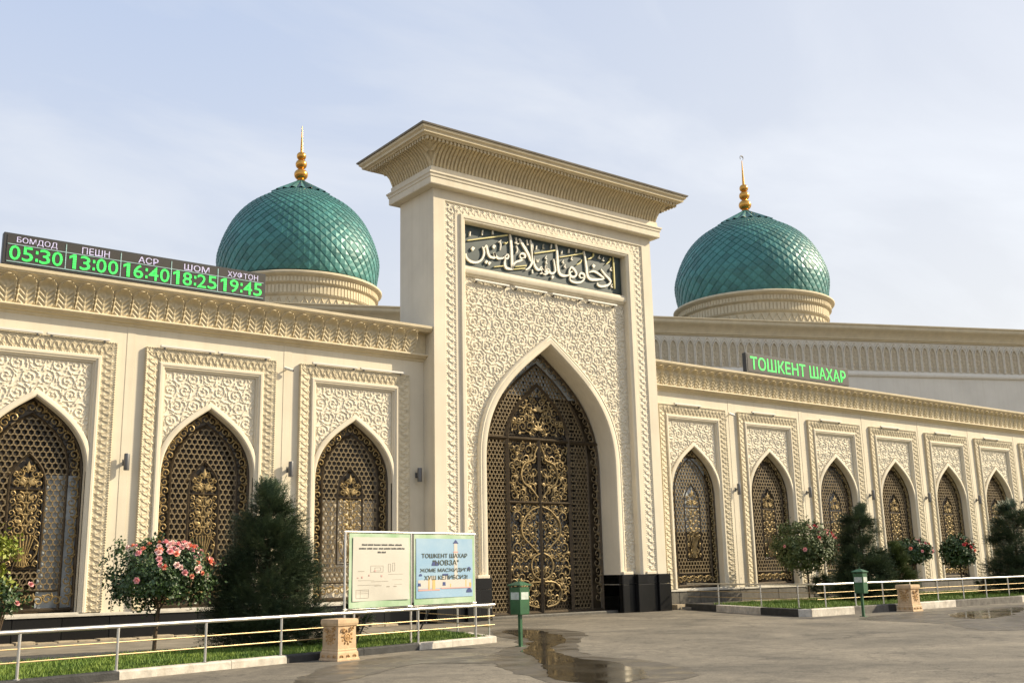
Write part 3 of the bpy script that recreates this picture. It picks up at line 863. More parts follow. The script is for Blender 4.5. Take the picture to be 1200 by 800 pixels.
# inscription
ins = part('inscription_panel', MB().box(21.3, 29.36, -0.37, -0.30, 12.80, 14.52), M['panelgreen'], por)
STROKES = [('g',0.045,[(21.48,13.84),(23.36,14.39)]),('w',0.04,[(21.6,14.21),(21.57,14.03)]),('w',0.04,[(22.18,14.37),(22.15,14.17)]),('w',0.04,[(22.65,14.44),(22.66,14.29)]),('w',0.12,[(21.66,13.59),(21.75,13.52)]),('w',0.12,[(22.65,13.84),(22.74,13.78)]),('w',0.11,[(22.29,13.17),(22.36,13.11)]),('w',0.11,[(22.43,13.14),(22.5,13.08)]),('w',0.07,[(21.38,13.31),(21.42,13.15),(21.58,13.04),(21.82,13.03),(22.04,13.13),(22.17,13.29),(22.23,13.47),(22.21,13.61),(22.15,13.7)]),('w',0.07,[(22.22,13.62),(22.27,13.72),(22.34,13.78),(22.38,13.63),(22.43,13.46),(22.53,13.37),(22.74,13.38),(22.71,13.57),(22.76,13.46),(22.9,13.37),(23.11,13.42),(23.24,13.52),(23.34,13.63)]),('w',0.06,[(23.34,13.63),(23.39,13.55),(23.35,13.45),(23.23,13.43),(23.17,13.47)]),('w',0.075,[(23.23,13.41),(23.2,13.23),(23.25,13.07),(23.39,13.04),(23.56,13.04)]),('w',0.085,[(23.48,14.45),(23.52,14.23),(23.55,13.75),(23.56,13.27),(23.57,13.02)]),('w',0.07,[(23.94,13.66),(24.01,13.75),(24.14,13.77),(24.21,13.69),(24.16,13.59),(24.01,13.56),(23.94,13.65)]),('w',0.07,[(24.19,13.59),(23.98,13.47),(23.76,13.37),(23.61,13.22),(23.56,13.06)]),('w',0.035,[(23.05,14.13),(22.92,14.02)]),('w',0.035,[(22.98,14.07),(23.03,13.94),(22.99,13.71)]),('g',0.04,[(23.21,14.06),(23.29,14.04),(23.37,14.12)]),('w',0.035,[(23.78,14.37),(23.81,14.18)]),('w',0.035,[(23.71,14.16),(23.86,14.12),(23.92,14.16)]),('w',0.035,[(23.79,14.04),(23.84,13.87),(23.77,13.72)]),('w',0.085,[(23.94,14.35),(24.16,14.07),(24.37,13.79),(24.48,13.51)]),('w',0.085,[(24.5,14.4),(24.56,14.1),(24.59,13.76),(24.54,13.47),(24.4,13.25),(24.22,13.13)]),('w',0.04,[(24.32,14.37),(24.36,14.16)]),('w',0.08,[(24.6,14.28),(24.62,13.69),(24.67,13.4),(24.79,13.26),(24.91,13.25),(25.0,13.35),(25.04,13.26),(25.14,13.18),(25.26,13.23),(25.25,13.48),(25.31,13.28)]),('g',0.035,[(22.69,13.0),(23.12,13.11)]),('g',0.035,[(23.72,13.18),(24.27,13.31)]),('g',0.035,[(23.64,13.06),(24.19,13.19)]),('g',0.045,[(24.7,13.88),(25.76,14.19)]),('w',0.04,[(24.81,14.22),(24.78,14.06)]),('w',0.04,[(25.18,14.32),(25.16,14.16)]),('w',0.03,[(24.78,13.65),(24.84,13.55),(24.91,13.69)]),('w',0.05,[(24.55,13.19),(24.56,13.04)]),('w',0.04,[(25.18,14.34),(25.16,14.17)]),('w',0.04,[(25.58,14.41),(25.54,14.23)]),('w',0.085,[(25.79,14.5),(25.85,14.22),(25.87,13.62),(25.92,13.3),(26.06,13.2),(26.26,13.21),(26.44,13.26)]),('w',0.07,[(26.44,13.26),(26.47,13.46),(26.59,13.62),(26.77,13.51),(26.84,13.35),(26.69,13.23),(26.53,13.25),(26.5,13.38),(26.64,13.45)]),('w',0.065,[(26.48,13.23),(26.5,13.07),(26.68,13.01),(26.95,13.03),(27.17,13.14),(27.27,13.29),(27.24,13.43),(27.08,13.45),(27.0,13.34),(27.07,13.25),(27.26,13.29)]),('w',0.07,[(25.66,13.81),(25.71,13.52),(25.72,13.31),(25.57,13.2),(25.44,13.22),(25.37,13.34),(25.32,13.17),(25.15,13.12),(25.09,13.28),(25.04,13.13),(24.93,13.09)]),('w',0.1,[(25.54,13.07),(25.61,13.02)]),('g',0.04,[(25.99,13.94),(27.22,14.31)]),('w',0.04,[(26.12,14.25),(26.09,14.1)]),('w',0.04,[(26.5,14.37),(26.47,14.21)]),('w',0.04,[(26.89,14.44),(26.87,14.3)]),('w',0.085,[(27.29,14.42),(27.35,14.12),(27.4,13.76),(27.43,13.44),(27.5,13.32),(27.65,13.27),(27.94,13.31),(28.22,13.37),(28.39,13.44)]),('w',0.065,[(27.53,13.55),(27.77,13.64),(28.0,13.6),(28.18,13.52),(28.39,13.43)]),('w',0.11,[(27.75,13.91),(27.85,13.84)]),('w',0.075,[(28.2,13.8),(28.43,13.59),(28.66,13.43),(28.71,13.32),(28.55,13.17),(28.21,13.06),(28.0,13.09),(27.98,13.19)]),('g',0.05,[(27.81,14.42),(27.81,14.31),(27.66,14.19),(27.5,14.12)]),('g',0.05,[(27.14,14.03),(27.09,13.91),(26.87,13.77)]),('g',0.05,[(28.76,14.37),(28.73,14.25),(28.51,14.06)]),('g',0.04,[(28.93,14.46),(28.94,13.75),(28.94,13.07)]),('w',0.035,[(28.17,14.39),(28.11,14.28),(28.2,14.24)]),('w',0.035,[(28.39,14.34),(28.32,14.22),(28.41,14.19)]),('w',0.035,[(28.8,13.98),(28.73,13.86),(28.82,13.83)]),('w',0.035,[(26.18,13.86),(26.13,13.75),(26.2,13.71)]),('w',0.035,[(26.28,13.69),(26.22,13.58),(26.3,13.55)]),('w',0.035,[(26.65,14.08),(26.59,13.97),(26.67,13.93)]),('w',0.035,[(25.3,13.89),(25.24,13.78),(25.32,13.74)]),('w',0.035,[(25.3,13.7),(25.25,13.59),(25.33,13.56)]),('w',0.035,[(28.81,13.26),(28.74,13.14),(28.83,13.11)])]
for col, nm, m in (('w', 'ivory_calligraphy', M['ivory']), ('g', 'gilt_calligraphy', M['giltletter'])):
    mb = MB()
    for c, wd, pts in STROKES:
        if c != col: continue
        P2 = [Vector((p[0], p[1])) for p in pts]
        # smooth the pen path
        if len(P2) > 2:
            Q = []
            for i in range(len(P2) - 1):
                p0 = P2[max(i - 1, 0)]; p1 = P2[i]; p2 = P2[i + 1]; p3 = P2[min(i + 2, len(P2) - 1)]
                for k in range(4):
                    t = k / 4
                    Q.append(0.5 * ((2 * p1) + (p2 - p0) * t + (2 * p0 - 5 * p1 + 4 * p2 - p3) * t * t + (3 * p1 - p0 - 3 * p2 + p3) * t ** 3))
            Q.append(P2[-1]); P2 = Q
        n = len(P2); secs = []
        for i, p in enumerate(P2):
            d = (P2[min(i + 1, n - 1)] - P2[max(i - 1, 0)])
            d = d.normalized() if d.length > 1e-6 else Vector((1, 0))
            nr = Vector((-d.y, d.x))
            pen = 0.72 + 0.42 * abs(math.sin(math.atan2(d.y, d.x) - 0.9))     # broad pen held slanting
            e = min(1.0, 0.45 + 2.2 * min(i, n - 1 - i) / n) if n > 4 else (0.7 if i == 0 else 1.0)
            h = wd * 0.62 * pen * e
            a, b = p + nr * h, p - nr * h
            secs.append([(a.x, -0.372, a.y), (a.x, -0.445, a.y), (b.x, -0.445, b.y), (b.x, -0.372, b.y)])
        mb.loft(secs)
    part(nm, mb, m, ins)
sl_ = MB(); prof = [(-0.30, 12.42), (-0.46, 12.44), (-0.50, 12.50), (-0.56, 12.52), (-0.60, 12.60), (-0.60, 12.68), (-0.54, 12.71), (-0.52, 12.80), (-0.38, 12.83), (-0.30, 12.83)]
sl_.loft([[(x, y, z) for y, z in prof] for x in (21.2, 29.42)])
part('inscription_sill', sl_, M['plaster'], por, 30)
# cornice swept round three sides
def cornice(prof, name, m, sm=30):
    secs = []
    yb = 1.63
    for px, py, sx, sy in ((PL, yb, -1, 1), (PL, YF, -1, -1), (PR, YF, 1, -1), (PR, yb, 1, 1)):
        secs.append([(px + sx * o, py + sy * o, z) for o, z in prof])
    return part(name, MB().loft(secs, closed=True), m, por, sm)
cornice([(-0.02, 15.50), (0.30, 15.52), (0.32, 15.55), (0.32, 15.78), (0.35, 15.80), (0.36, 15.88), (0.40, 15.92), (0.40, 15.98), (0.30, 16.02), (0.26, 16.06), (0.26, 16.22), (-0.02, 16.24)], 'fascia', M['plaster'])
cornice([(-0.02, 16.20), (0.20, 16.20), (0.24, 16.45), (0.38, 16.72), (0.62, 16.92), (0.84, 17.00), (0.84, 17.05), (-0.02, 17.05)], 'cavetto', M['leaf'])
cornice([(-0.02, 17.02), (0.97, 17.02), (1.00, 17.06), (1.09, 17.08), (1.10, 17.16), (1.18, 17.22), (1.19, 17.30), (-0.02, 17.34)], 'corona', M['lip'])
cornice([(-0.6, 17.335), (1.24, 17.305), (1.26, 17.36), (0.9, 17.40), (-0.6, 17.50)], 'roof_cap', M['metalcap'])
part('roof', MB().box(PL + 0.1, PR - 0.1, YF + 0.1, 1.5, 17.3, 17.47), M['metalcap'], por)
# tongue-shaped leaves on the cavetto, far too fine to pick apart
lv = MB()
def tongue(o0, dirv, n_, emin):
    # cross-section points along the flare for one narrow leaf
    prof = [(0.22, 16.20), (0.26, 16.36), (0.32, 16.52), (0.44, 16.72), (0.66, 16.91), (0.88, 17.00), (0.95, 16.93)]
    hw = 0.074
    rows = []
    for k, (o, z) in enumerate(prof):
        if o < emin: continue
        wd = hw * (0.6, 0.8, 0.92, 1, 1, 0.8, 0.35)[k]
        dd = (0.02, 0.035, 0.045, 0.05, 0.045, 0.02, 0.0)[k]
        row = []
        for s, d in ((-1, -0.03), (-0.6, dd), (-0.15, dd * 0.5), (0.15, dd * 0.5), (0.6, dd), (1, -0.03)):
            row.append(tuple(o0 + dirv * (s * wd) + n_ * (o + d) + Vector((0, 0, z - d * 0.6))))
        rows.append(row)
    if len(rows) > 1: lv.strip(rows)
PITCH = 0.16
for (a, b, n_) in ((Vector((PL, YF, 0)), Vector((PR, YF, 0)), Vector((0, -1, 0))), (Vector((PL, 1.63, 0)), Vector((PL, YF, 0)), Vector((-1, 0, 0))), (Vector((PR, YF, 0)), Vector((PR, 1.63, 0)), Vector((1, 0, 0)))):
    d = (b - a); L = d.length; d.normalize()
    ext = 0.80
    k = int((L + 2 * ext) / PITCH)
    for i in range(k + 1):
        s = -ext + i * (L + 2 * ext) / k
        f_ = 1.0
        tongue(a + d * s, d, n_, max(-s, s - L) + 0.02)
part('leaf_course', lv, M['leaf'], por, 60, kind='stuff')
# dentils under the corona
dn = MB()
for i in range(int((PR - PL + 1.8) / 0.17)):
    x = PL - 0.88 + i * 0.17
    dn.box(x, x + 0.09, YF - 0.93, YF - 0.80, 16.90, 17.03)
for i in range(int((1.63 - YF + 1.6) / 0.17)):
    y = YF - 0.78 + i * 0.17
    dn.box(PL - 0.93, PL - 0.80, y, y + 0.09, 16.90, 17.03); dn.box(PR + 0.80, PR + 0.93, y, y + 0.09, 16.90, 17.03)
part('dentil_course', dn, M['leaf'], por, kind='stuff')
# black granite bases in two courses, stepped like the frames above
for xa, xb, yf in ((PL - 0.04, 20.36, -0.84), (20.36, 20.98, -0.74), (20.98, 21.52, -0.86), (21.52, 22.16, -0.68),
                   (28.46, 29.10, -0.68), (29.10, 29.64, -0.86), (29.64, 30.26, -0.74), (30.26, PR + 0.08, -0.84)):
    for z0, z1 in ((0.0, 1.06), (1.072, 1.44)):
        part('granite_slab', MB().bevbox(xa + 0.004, xb - 0.004, yf, -0.2, z0, z1, 0.012), M['granite'], por)
for x0_, x1_ in ((22.16 - 0.012, 22.16), (28.46, 28.46 + 0.012)):
    pass
for sg, xa in ((-1, 22.16), (1, 28.44)):
    for z0, z1 in ((0.0, 1.06), (1.072, 1.44)):
        part('granite_slab', MB().box(min(xa, xa + sg * 0.02) , max(xa, xa + sg * 0.02), -0.67, 0.42, z0, z1), M['granite'], por)
for xa, xb in ((20.40, 20.94), (21.56, 22.1), (28.52, 29.06), (29.68, 30.22)):
    part('base_moulding', MB().bevbox(xa, xb, -0.78 if xa in (20.40, 29.68) else -0.66, -0.3, 1.445, 1.55, 0.02), M['plaster'], por)

# gate ----------------------------------------------------------------
gy = 0.45
bar = MB()
def bt(pts, wd, dy=0.0, closed=False): bar.tube([(x, gy + dy, z) for x, z in pts], wd, 4, closed)
ib = arch(25.3, 2.52, 0.1, 5.6, 7.7, 0.545, 8.65, 9.62, 16)
ibf = arch_hw(ib, 25.3)
bt(ib, 0.055)
db = arch(25.3, 1.52, 0.1, 6.6, 7.5, 0.56, 8.1, 8.80, 12)
dbf = arch_hw(db, 25.3)
bt(db, 0.085, -0.03)
bt([(22.2, 6.62), (28.4, 6.62)], 0.085, -0.02)
bt([(23.8, 4.20), (26.8, 4.20)], 0.06, -0.04)
bt([(25.3, 0.12), (25.3, 6.6)], 0.075, -0.05)
bt([(22.2, 0.12), (28.4, 0.12)], 0.08)
ob = gate_arch(1.0)
bt([(25.3 + (x - 25.3) * 0.985, z - 0.05) for x, z in ob], 0.08)
gate = part('gate', bar, M['bronze'], por, 30)
def inl(x, z):
    if z < 0.3 or abs(x - 25.3) > ibf(z) - 0.06: return False
    if abs(x - 25.3) < dbf(z) + 0.10: return False
    if abs(z - 6.62) < 0.13: return False
    return True
part('hexagon_lattice', hex_lattice(inl, 22.7, 27.9, 0.3, 9.7, 0.17, gy - 0.02, gy + 0.03, 0.04), M['lattice'], gate)
sc = MB()
mid = [((a[0] + b[0]) / 2, (a[1] + b[1]) / 2) for a, b in zip(arch(25.3, 3.12, 0.3, 5.6, 7.95, 0.545, 8.94, 10.2, 14), arch(25.3, 2.55, 0.3, 5.6, 7.7, 0.545, 8.65, 9.62, 14))]
scrolls_along(sc, mid, 0.33, 0.20, gy, 0.026)
part('scroll_border', sc, M['lattice'], gate, 60)
dc = MB()
rs = random.Random(4)
pts = []
def allowed(x, z, r):
    if x < 0.12 + r * 0.55 or x > 1.43 - r * 0.6: return False
    if z < 0.30 + r: return False
    if z > 6.5 - r and z < 6.75 + r: return False
    if abs(z - 4.2) < r * 0.7: return False
    if z > 6.7 and x > dbf(z) - r * 0.8: return False
    return z < 8.5
tries = 0
while tries < 6000 and len(pts) < 120:
    tries += 1
    r = rs.choice((0.30, 0.25, 0.20, 0.16))
    x, z = rs.uniform(0.1, 1.45), rs.uniform(0.3, 8.5)
    if not allowed(x, z, r): continue
    if any((x - a) ** 2 + (z - b) ** 2 < ((r + c) * 0.64) ** 2 for a, b, c in pts): continue
    pts.append((x, z, r))
for x, z, r in pts:
    a0 = rs.uniform(0, 6.28); s = rs.choice((-1, 1)); tn = rs.uniform(1.2, 1.6)
    for sg in (1, -1):
        spiral(dc, 25.3 + sg * x, z, r, s * sg, a0 if sg > 0 else math.pi - a0, tn, gy - 0.02, 0.028, 13)
for z in (7.0, 7.75):
    for k in range(5):
        leafblade(dc, 25.3, z, math.pi / 2 + (k - 2) * 0.7, 0.30, 0.06, gy - 0.05)
part('scrollwork', dc, M['gatebrass'], gate, 60, kind='stuff')
md = MB()
for path in ([(0.08, 6.35), (0.22, 6.1), (0.30, 5.85), (0.72, 5.68), (0.90, 5.3), (0.78, 4.95), (0.42, 4.72), (0.12, 4.40)],
             [(0.08, 4.05), (0.52, 3.88), (0.92, 3.42), (0.88, 2.95), (0.50, 2.60), (0.22, 2.36)],
             [(0.10, 2.30), (0.40, 2.15), (0.52, 1.85), (0.40, 1.5), (0.10, 1.32)],
             [(0.10, 1.25), (0.62, 1.20), (0.92, 0.85), (0.70, 0.45), (0.2, 0.32)]):
    P3 = []
    for i in range(len(path) - 1):
        p0 = path[max(i - 1, 0)]; p1 = path[i]; p2 = path[i + 1]; p3 = path[min(i + 2, len(path) - 1)]
        for k in range(5):
            t = k / 5
            P3.append(tuple(0.5 * (2 * b + (c - a) * t + (2 * a - 5 * b + 4 * c - d) * t * t + (3 * b - a - 3 * c + d) * t ** 3) for a, b, c, d in zip(p0, p1, p2, p3)))
    P3.append(path[-1])
    for sg in (1, -1):
        md.tube([(25.3 + sg * x, gy - 0.07, z) for x, z in P3], 0.034, 5)
part('medallion_outline', md, M['gatebrass'], gate, 60)
def ind(x, z):
    if z < 0.25 or abs(x - 25.3) > dbf(z) - 0.05: return False
    return abs(z - 6.62) > 0.12 and abs(z - 4.2) > 0.10 and abs(x - 25.3) > 0.09
part('door_lattice', hex_lattice(ind, 23.8, 26.8, 0.3, 8.7, 0.135, gy + 0.055, gy + 0.08, 0.026), M['bronze'], gate)
part('glass_pane', MB().box(22.1, 28.5, 0.62, 0.64, 0.0, 10.4), M['pane'], gate)
part('painted_sky_pane', MB().box(22.6, 28.0, 0.585, 0.60, 8.35, 9.9), M['paintedsky'], gate)  # added panel painting the white sky light at the lattice top
part('painted_sky_pane', MB().box(23.85, 26.75, 0.585, 0.60, 1.6, 4.1), M['paintedsky2'], gate)  # added panel painting a bluish sky reflection behind the doors
part('threshold', MB().bevbox(22.15, 28.45, -0.35, 0.70, 0.0, 0.10, 0.02), M['granite2'], por)

# ------------------------------------------------------------------ prayer hall behind
hall = thing('prayer_hall', 'grey cream prayer hall wall with a frieze of little arches behind the wings', 'building', (51.1, 19.2, 0), R(-23.9))
U0, U1 = -48.0, 42.0
h_ = MB(); h_.box(U0, U1, 0.0, 26.0, 0.0, 17.9)
part('wall', h_, M['hall'], hall, world=False)
def hsweep(name, prof, m):
    secs = []
    for px, py, sx, sy in ((U0, 26.0, -1, 1), (U0, 0.0, -1, -1), (U1, 0.0, 1, -1), (U1, 26.0, 1, 1)):
        secs.append([(px + sx * o, py + sy * o, z) for o, z in prof])
    part(name, MB().loft(secs, closed=True), m, hall, 30, world=False)
hsweep('cornice', [(0.002, 17.62), (0.14, 17.64), (0.16, 17.70), (0.26, 17.74), (0.28, 17.84), (0.40, 18.02), (0.62, 18.28), (0.74, 18.34), (0.80, 18.42), (0.82, 18.62), (0.90, 18.66), (0.90, 18.74), (0.002, 18.80)], M['drum'])
hsweep('frieze_sill', [(0.002, 14.98), (0.10, 15.0), (0.16, 15.10), (0.16, 15.20), (0.08, 15.30), (0.06, 15.38), (0.002, 15.40)], M['hall'])
part('roof', MB().box(U0, U1, 0.0, 26.0, 17.9, 18.7), M['metalcap'], hall, world=False)
HP = 0.645
ha = MB()
oc = lambda t: arch(0, HP * 0.5 - 0.018 - 0.05 * t, 15.46, 16.72, 16.95, 0.5, 17.15, 17.34 - 0.09 * t, 5)
ha.ring_xz([(0.0, 0.0), (0.0, -0.15), (1.0, -0.13), (1.0, 0.0)], oc)
# interlaced upper arcs
for sg in (-1, 1):
    ha.tube([(sg * HP * 0.5, -0.07, 16.95), (sg * HP * 0.38, -0.08, 17.25), (sg * HP * 0.12, -0.08, 17.46), (0, -0.07, 17.52)], 0.03, 4)
hf = MB()
# carved filling of each little arch: stem with paired leaves
for z in (15.62, 15.92, 16.22, 16.52):
    for sg in (-1, 1):
        leafblade(hf, 0, z, math.pi / 2 - sg * 0.75, 0.26, 0.06, -0.03)
hf.tube([(0, -0.03, 15.5), (0, -0.03, 17.0)], 0.02, 4)
leafblade(hf, 0, 16.75, math.pi / 2, 0.38, 0.09, -0.03)
oi_ = arch(0, HP * 0.5 - 0.05, 15.46, 16.72, 16.95, 0.5, 17.15, 17.27, 5)
hf.prism_xz(oi_, -0.012, -0.004)
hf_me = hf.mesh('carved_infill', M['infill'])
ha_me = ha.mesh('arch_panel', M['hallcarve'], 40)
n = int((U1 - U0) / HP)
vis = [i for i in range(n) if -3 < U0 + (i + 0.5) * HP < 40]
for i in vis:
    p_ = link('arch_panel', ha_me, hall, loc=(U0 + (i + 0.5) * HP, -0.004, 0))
    link('carved_infill', hf_me, p_)
part('roof_vent', MB().bevbox(13.2, 14.2, 0.9, 1.6, 18.7, 19.15, 0.03), M['lamp'], hall, world=False)
part('roof_vent', MB().bevbox(27.0, 27.9, 0.9, 1.6, 18.7, 18.98, 0.03), M['hall'], hall, world=False)

# ------------------------------------------------------------------ domes
def dome(x, y, label, crescent, RD, VD, ZB):
    root = thing('green_dome', label, 'dome', (x, y, 18.7))
    ctrl = [(0.955, -0.30), (1.0, 0.0), (0.962, 0.195), (0.89, 0.375), (0.80, 0.53), (0.67, 0.672), (0.50, 0.792), (0.36, 0.872), (0.0, 1.085)]
    # dense smooth profile
    c2 = np.array(ctrl)
    prof = []
    for i in range(len(c2) - 2):
        p0 = c2[max(i - 1, 0)]; p1 = c2[i]; p2 = c2[i + 1]; p3 = c2[min(i + 2, len(c2) - 1)]
        for k in range(12):
            t = k / 12
            prof.append(0.5 * (2 * p1 + (p2 - p0) * t + (2 * p0 - 5 * p1 + 4 * p2 - p3) * t * t + (3 * p1 - p0 - 3 * p2 + p3) * t ** 3))
    prof.append(c2[-2])
    prof = np.array(prof) * np.array([RD, VD])
    ZC = ZB + 0.30 * VD
    cum = np.concatenate([[0], np.cumsum(np.hypot(*np.diff(prof, axis=0).T))])
    at = lambda s: (float(np.interp(s, cum, prof[:, 0])), float(np.interp(s, cum, prof[:, 1])) + ZC)
    N = 48
    rows = [0.0]
    while rows[-1] < cum[-1]:
        r, _ = at(rows[-1]); rows.append(rows[-1] + 0.47 * 2 * math.pi * r / N)
    sc_ = cum[-1] / rows[-1]; rows = [s * sc_ for s in rows]
    core = MB().lathe([(r * 0.985, z + ZC - 18.7) for r, z in prof.tolist()], 64)
    part('dome_core', core, M['tealdark'], root, 60, world=False)
    rb0, zb0 = at(0.0); rb1, zb1 = at(rows[2] * 0.8)
    part('base_band', MB().lathe([(rb0 - 0.1, zb0 - 18.7), (rb0 + 0.012, zb0 - 18.7), (rb1 + 0.012, zb1 - 18.7), (rb1 - 0.1, zb1 - 18.7)], 96), M['teal'], root, 40, world=False)
    tiles = []
    meshes = []
    todir = (CAM - Vector((x, y, ZC)))
    for k in range(1, len(rows) - 1):
        r, z = at(rows[k]); rt_, zt_ = at(rows[k + 1]); rb, zb = at(rows[k - 1])
        dw = math.pi / N
        # outward normal of the profile
        nv = Vector((zt_ - zb, 0, -(rt_ - rb))).normalized()
        lift = 0.075 * min(1, r / 3.5)
        L = Vector((r * math.cos(dw), -r * math.sin(dw), z - 18.7)) + nv * lift * 0.35
        Rr = Vector((r * math.cos(dw), r * math.sin(dw), z - 18.7)) + nv * lift * 0.35
        T = Vector((rt_, 0, zt_ - 18.7)); B = Vector((rb, 0, zb - 18.7)) + nv * lift
        C = Vector((r, 0, z - 18.7)) + nv * lift * 0.95
        back = [p - nv * 0.10 for p in (T, L, B, Rr)]
        mb = MB(); mb.add([T, L, B, Rr, C] + back, [(0, 1, 4), (1, 2, 4), (2, 3, 4), (3, 0, 4), (0, 5, 6, 1), (1, 6, 7, 2), (2, 7, 8, 3), (3, 8, 5, 0)])
        meshes.append(mb)
        for j in range(N):
            a = (j + 0.5 * (k % 2)) * 2 * math.pi / N
            nw = Vector((nv.x * math.cos(a), nv.x * math.sin(a), nv.z))
            pw = Vector((x + r * math.cos(a), y + r * math.sin(a), z))
            v = CAM - pw
            score = nw.dot(v.normalized()) * r
            tiles.append((score, len(meshes) - 1, a))
    tiles.sort(key=lambda t: -t[0])
    rowme = {}
    rest = MB()
    for i, (s, k, a) in enumerate(tiles):
        if i < 298:
            if k not in rowme: rowme[k] = meshes[k].mesh('tile', M['teal'])
            link('tile', rowme[k], root, rot=(0, 0, a))
        else:
            rest.merge(meshes[k], Matrix.Rotation(a, 4, 'Z'))
    part('tile_field', rest, M['teal'], root, kind='stuff', world=False)
    # ribbed cap
    rc, zc_ = at(cum[-1])
    cap = MB(); nn = 22
    r0, z0 = rc + 0.16, zc_ - 18.7 + 0.0
    apex = 1.085 * VD + ZC - 18.7
    ringp = []; midp = []
    for k in range(nn * 2):
        a = math.pi * k / nn
        rr_ = r0 * (1.05 if k % 2 == 0 else 0.92)
        ringp.append((rr_ * math.cos(a), rr_ * math.sin(a), z0 + (0.05 if k % 2 == 0 else 0)))
        rm = 0.30 * (1.06 if k % 2 == 0 else 0.94)
        midp.append((rm * math.cos(a), rm * math.sin(a), apex - 0.02))
    cap.add(ringp + midp, [(k, (k + 1) % (2 * nn), (k + 1) % (2 * nn) + 2 * nn, k + 2 * nn) for k in range(2 * nn)] + [tuple(2 * nn + k for k in range(2 * nn))])
    part('ribbed_cap', cap, M['teal'], root, world=False)
    # gilt finial
    fz = apex - 0.05
    fp = [(0.30, 0.0), (0.34, 0.06), (0.20, 0.14)]
    def bulb(zc, rb_, hb): return [(rb_ * math.sin(math.pi * t) * 0.92 + 0.13, zc - hb * math.cos(math.pi * t)) for t in np.linspace(0.06, 0.94, 9)]
    fp += bulb(0.58, 0.44, 0.42) + bulb(1.42, 0.34, 0.36) + bulb(2.10, 0.26, 0.30) + [(0.11, 2.42), (0.08, 3.2), (0.03, 4.6)]
    part('finial', MB().lathe([(float(r), float(z + fz)) for r, z in fp], 20), M['finial'], root, 50, world=False)
    cm_ = MB()
    pts_ = [(0.20 * math.cos(a), 0, 4.85 + 0.20 * math.sin(a) + fz) for a in np.linspace(R(-60), R(230), 14)]
    cm_.tube(pts_, [0.015 + 0.05 * math.sin(math.pi * i / 13) for i in range(14)], 5)
    if crescent: part('crescent', cm_, M['steel'], root, 50, world=False)
    # drum: cornice of bead, reeds and little arches
    zb_ = ZB - 18.7
    kd = RD / 6.42
    dp = [(6.0, -0.3), (6.0, 1.1), (6.12, 1.2), (6.12, 1.3), (6.05, 1.34), (6.05, 2.1), (6.15, 2.16), (6.22, 2.22), (6.22, 2.9), (6.34, 2.98), (6.44, 3.02), (6.44, 3.42), (6.60, 3.50), (6.74, 3.56), (6.80, 3.62), (6.80, 3.72), (6.70, 3.80), (6.0, 3.86)]
    dp = [(r * kd * 0.985, z) for r, z in dp]
    part('drum', MB().lathe(dp, 96), M['drum'], root, 30, world=False)
    rd = MB()
    for cnt, r, z0_, z1_, wd, dep in ((150, 6.44, 3.05, 3.40, 0.07, 0.06), (130, 6.22, 2.28, 2.86, 0.10, 0.06)):
        r = r * kd * 0.985
        for k in range(cnt):
            a = 2 * math.pi * k / cnt
            b_ = MB().box(r - 0.02, r + dep, -wd, wd, z0_, z1_)
            rd.merge(b_, Matrix.Rotation(a, 4, 'Z'))
    part('reeded_course', rd, M['drum'], root, kind='stuff', world=False)
    zz = MB(); cnt = 60
    for k in range(cnt):
        a0, a1, a2 = [2 * math.pi * (k + t) / cnt for t in (0, 0.5, 1.0)]
        q = lambda a, z: (6.06 * kd * 0.985 * math.cos(a), 6.06 * kd * 0.985 * math.sin(a), z)
        zz.tube([q(a0, 1.42), q((a0 + a1) / 2, 1.72), q(a1, 2.02), q((a1 + a2) / 2, 1.72), q(a2, 1.42)], 0.055, 4)
    part('zigzag_course', zz, M['drum'], root, kind='stuff', world=False)
dome(33.3, 38.7, 'green scaled dome on the left, partly behind the prayer time display', False, 6.0, 6.28, 22.70)
dome(67.0, 23.3, 'green scaled dome on the right, above the green lettered display', True, 6.27, 6.14, 22.58)

# ================================================================== THINGS ON AND ROUND THE BUILDING
# ------------------------------------------------------------------ LED boards
def led(x0, x1, z0, z1, label):
    root = thing('led_display', label, 'sign', ((x0 + x1) / 2, -0.42, 10.27))
    part('housing', MB().bevbox(x0, x1, -0.58, -0.36, z0, z1, 0.012), M['ledframe'], root)
    part('screen', MB().box(x0 + 0.09, x1 - 0.06, -0.592, -0.575, z0 + 0.05, z1 - 0.06), M['ledblack'], root)
    for k in range(5):
        x = x0 + 0.5 + k * (x1 - x0 - 1.0) / 4
        part('bracket', MB().box(x - 0.03, x + 0.03, -0.5, -0.34, 10.26, z0), M['blacksteel'], root)
    return root
Z0, Z1 = 10.30, 11.20
def clock_mb(txt, w, h):
    mb = MB(); cw = {':': 0.36}
    tot = sum(cw.get(c, 1.0) for c in txt); x = 0.0
    for c in txt:
        a = w * cw.get(c, 1.0) / tot; g = a * 0.86
        if c == '1':
            mb.add([(x + g * .46, 0, 0), (x + g * .80, 0, 0), (x + g * .80, 0, h), (x + g * .50, 0, h), (x + g * .12, 0, h * .84), (x + g * .12, 0, h * .66), (x + g * .46, 0, h * .78)], [(0, 1, 2, 3, 6), (3, 4, 5, 6)])
        elif c == ':':
            for z in (0.08, 0.60): mb.box(x + g * .18, x + g * .82, -0.002, 0.0, h * z, h * (z + 0.22))
        else:
            mb.merge(text_mb(c, g, h, 0.0, 0.008), Matrix.Translation((x, 0, 0)))
        x += a
    return mb
b = led(5.60, 13.38, Z0, Z1, 'black prayer time display with five green clock times on the left wing')
xd = [5.69, 7.255, 8.80, 10.31, 11.78, 13.32]
names = ['БОМДОД', 'ПЕШН', 'АСР', 'ШОМ', 'ХУФТОН']
times = ['05:30', '13:00', '16:40', '18:25', '19:45']
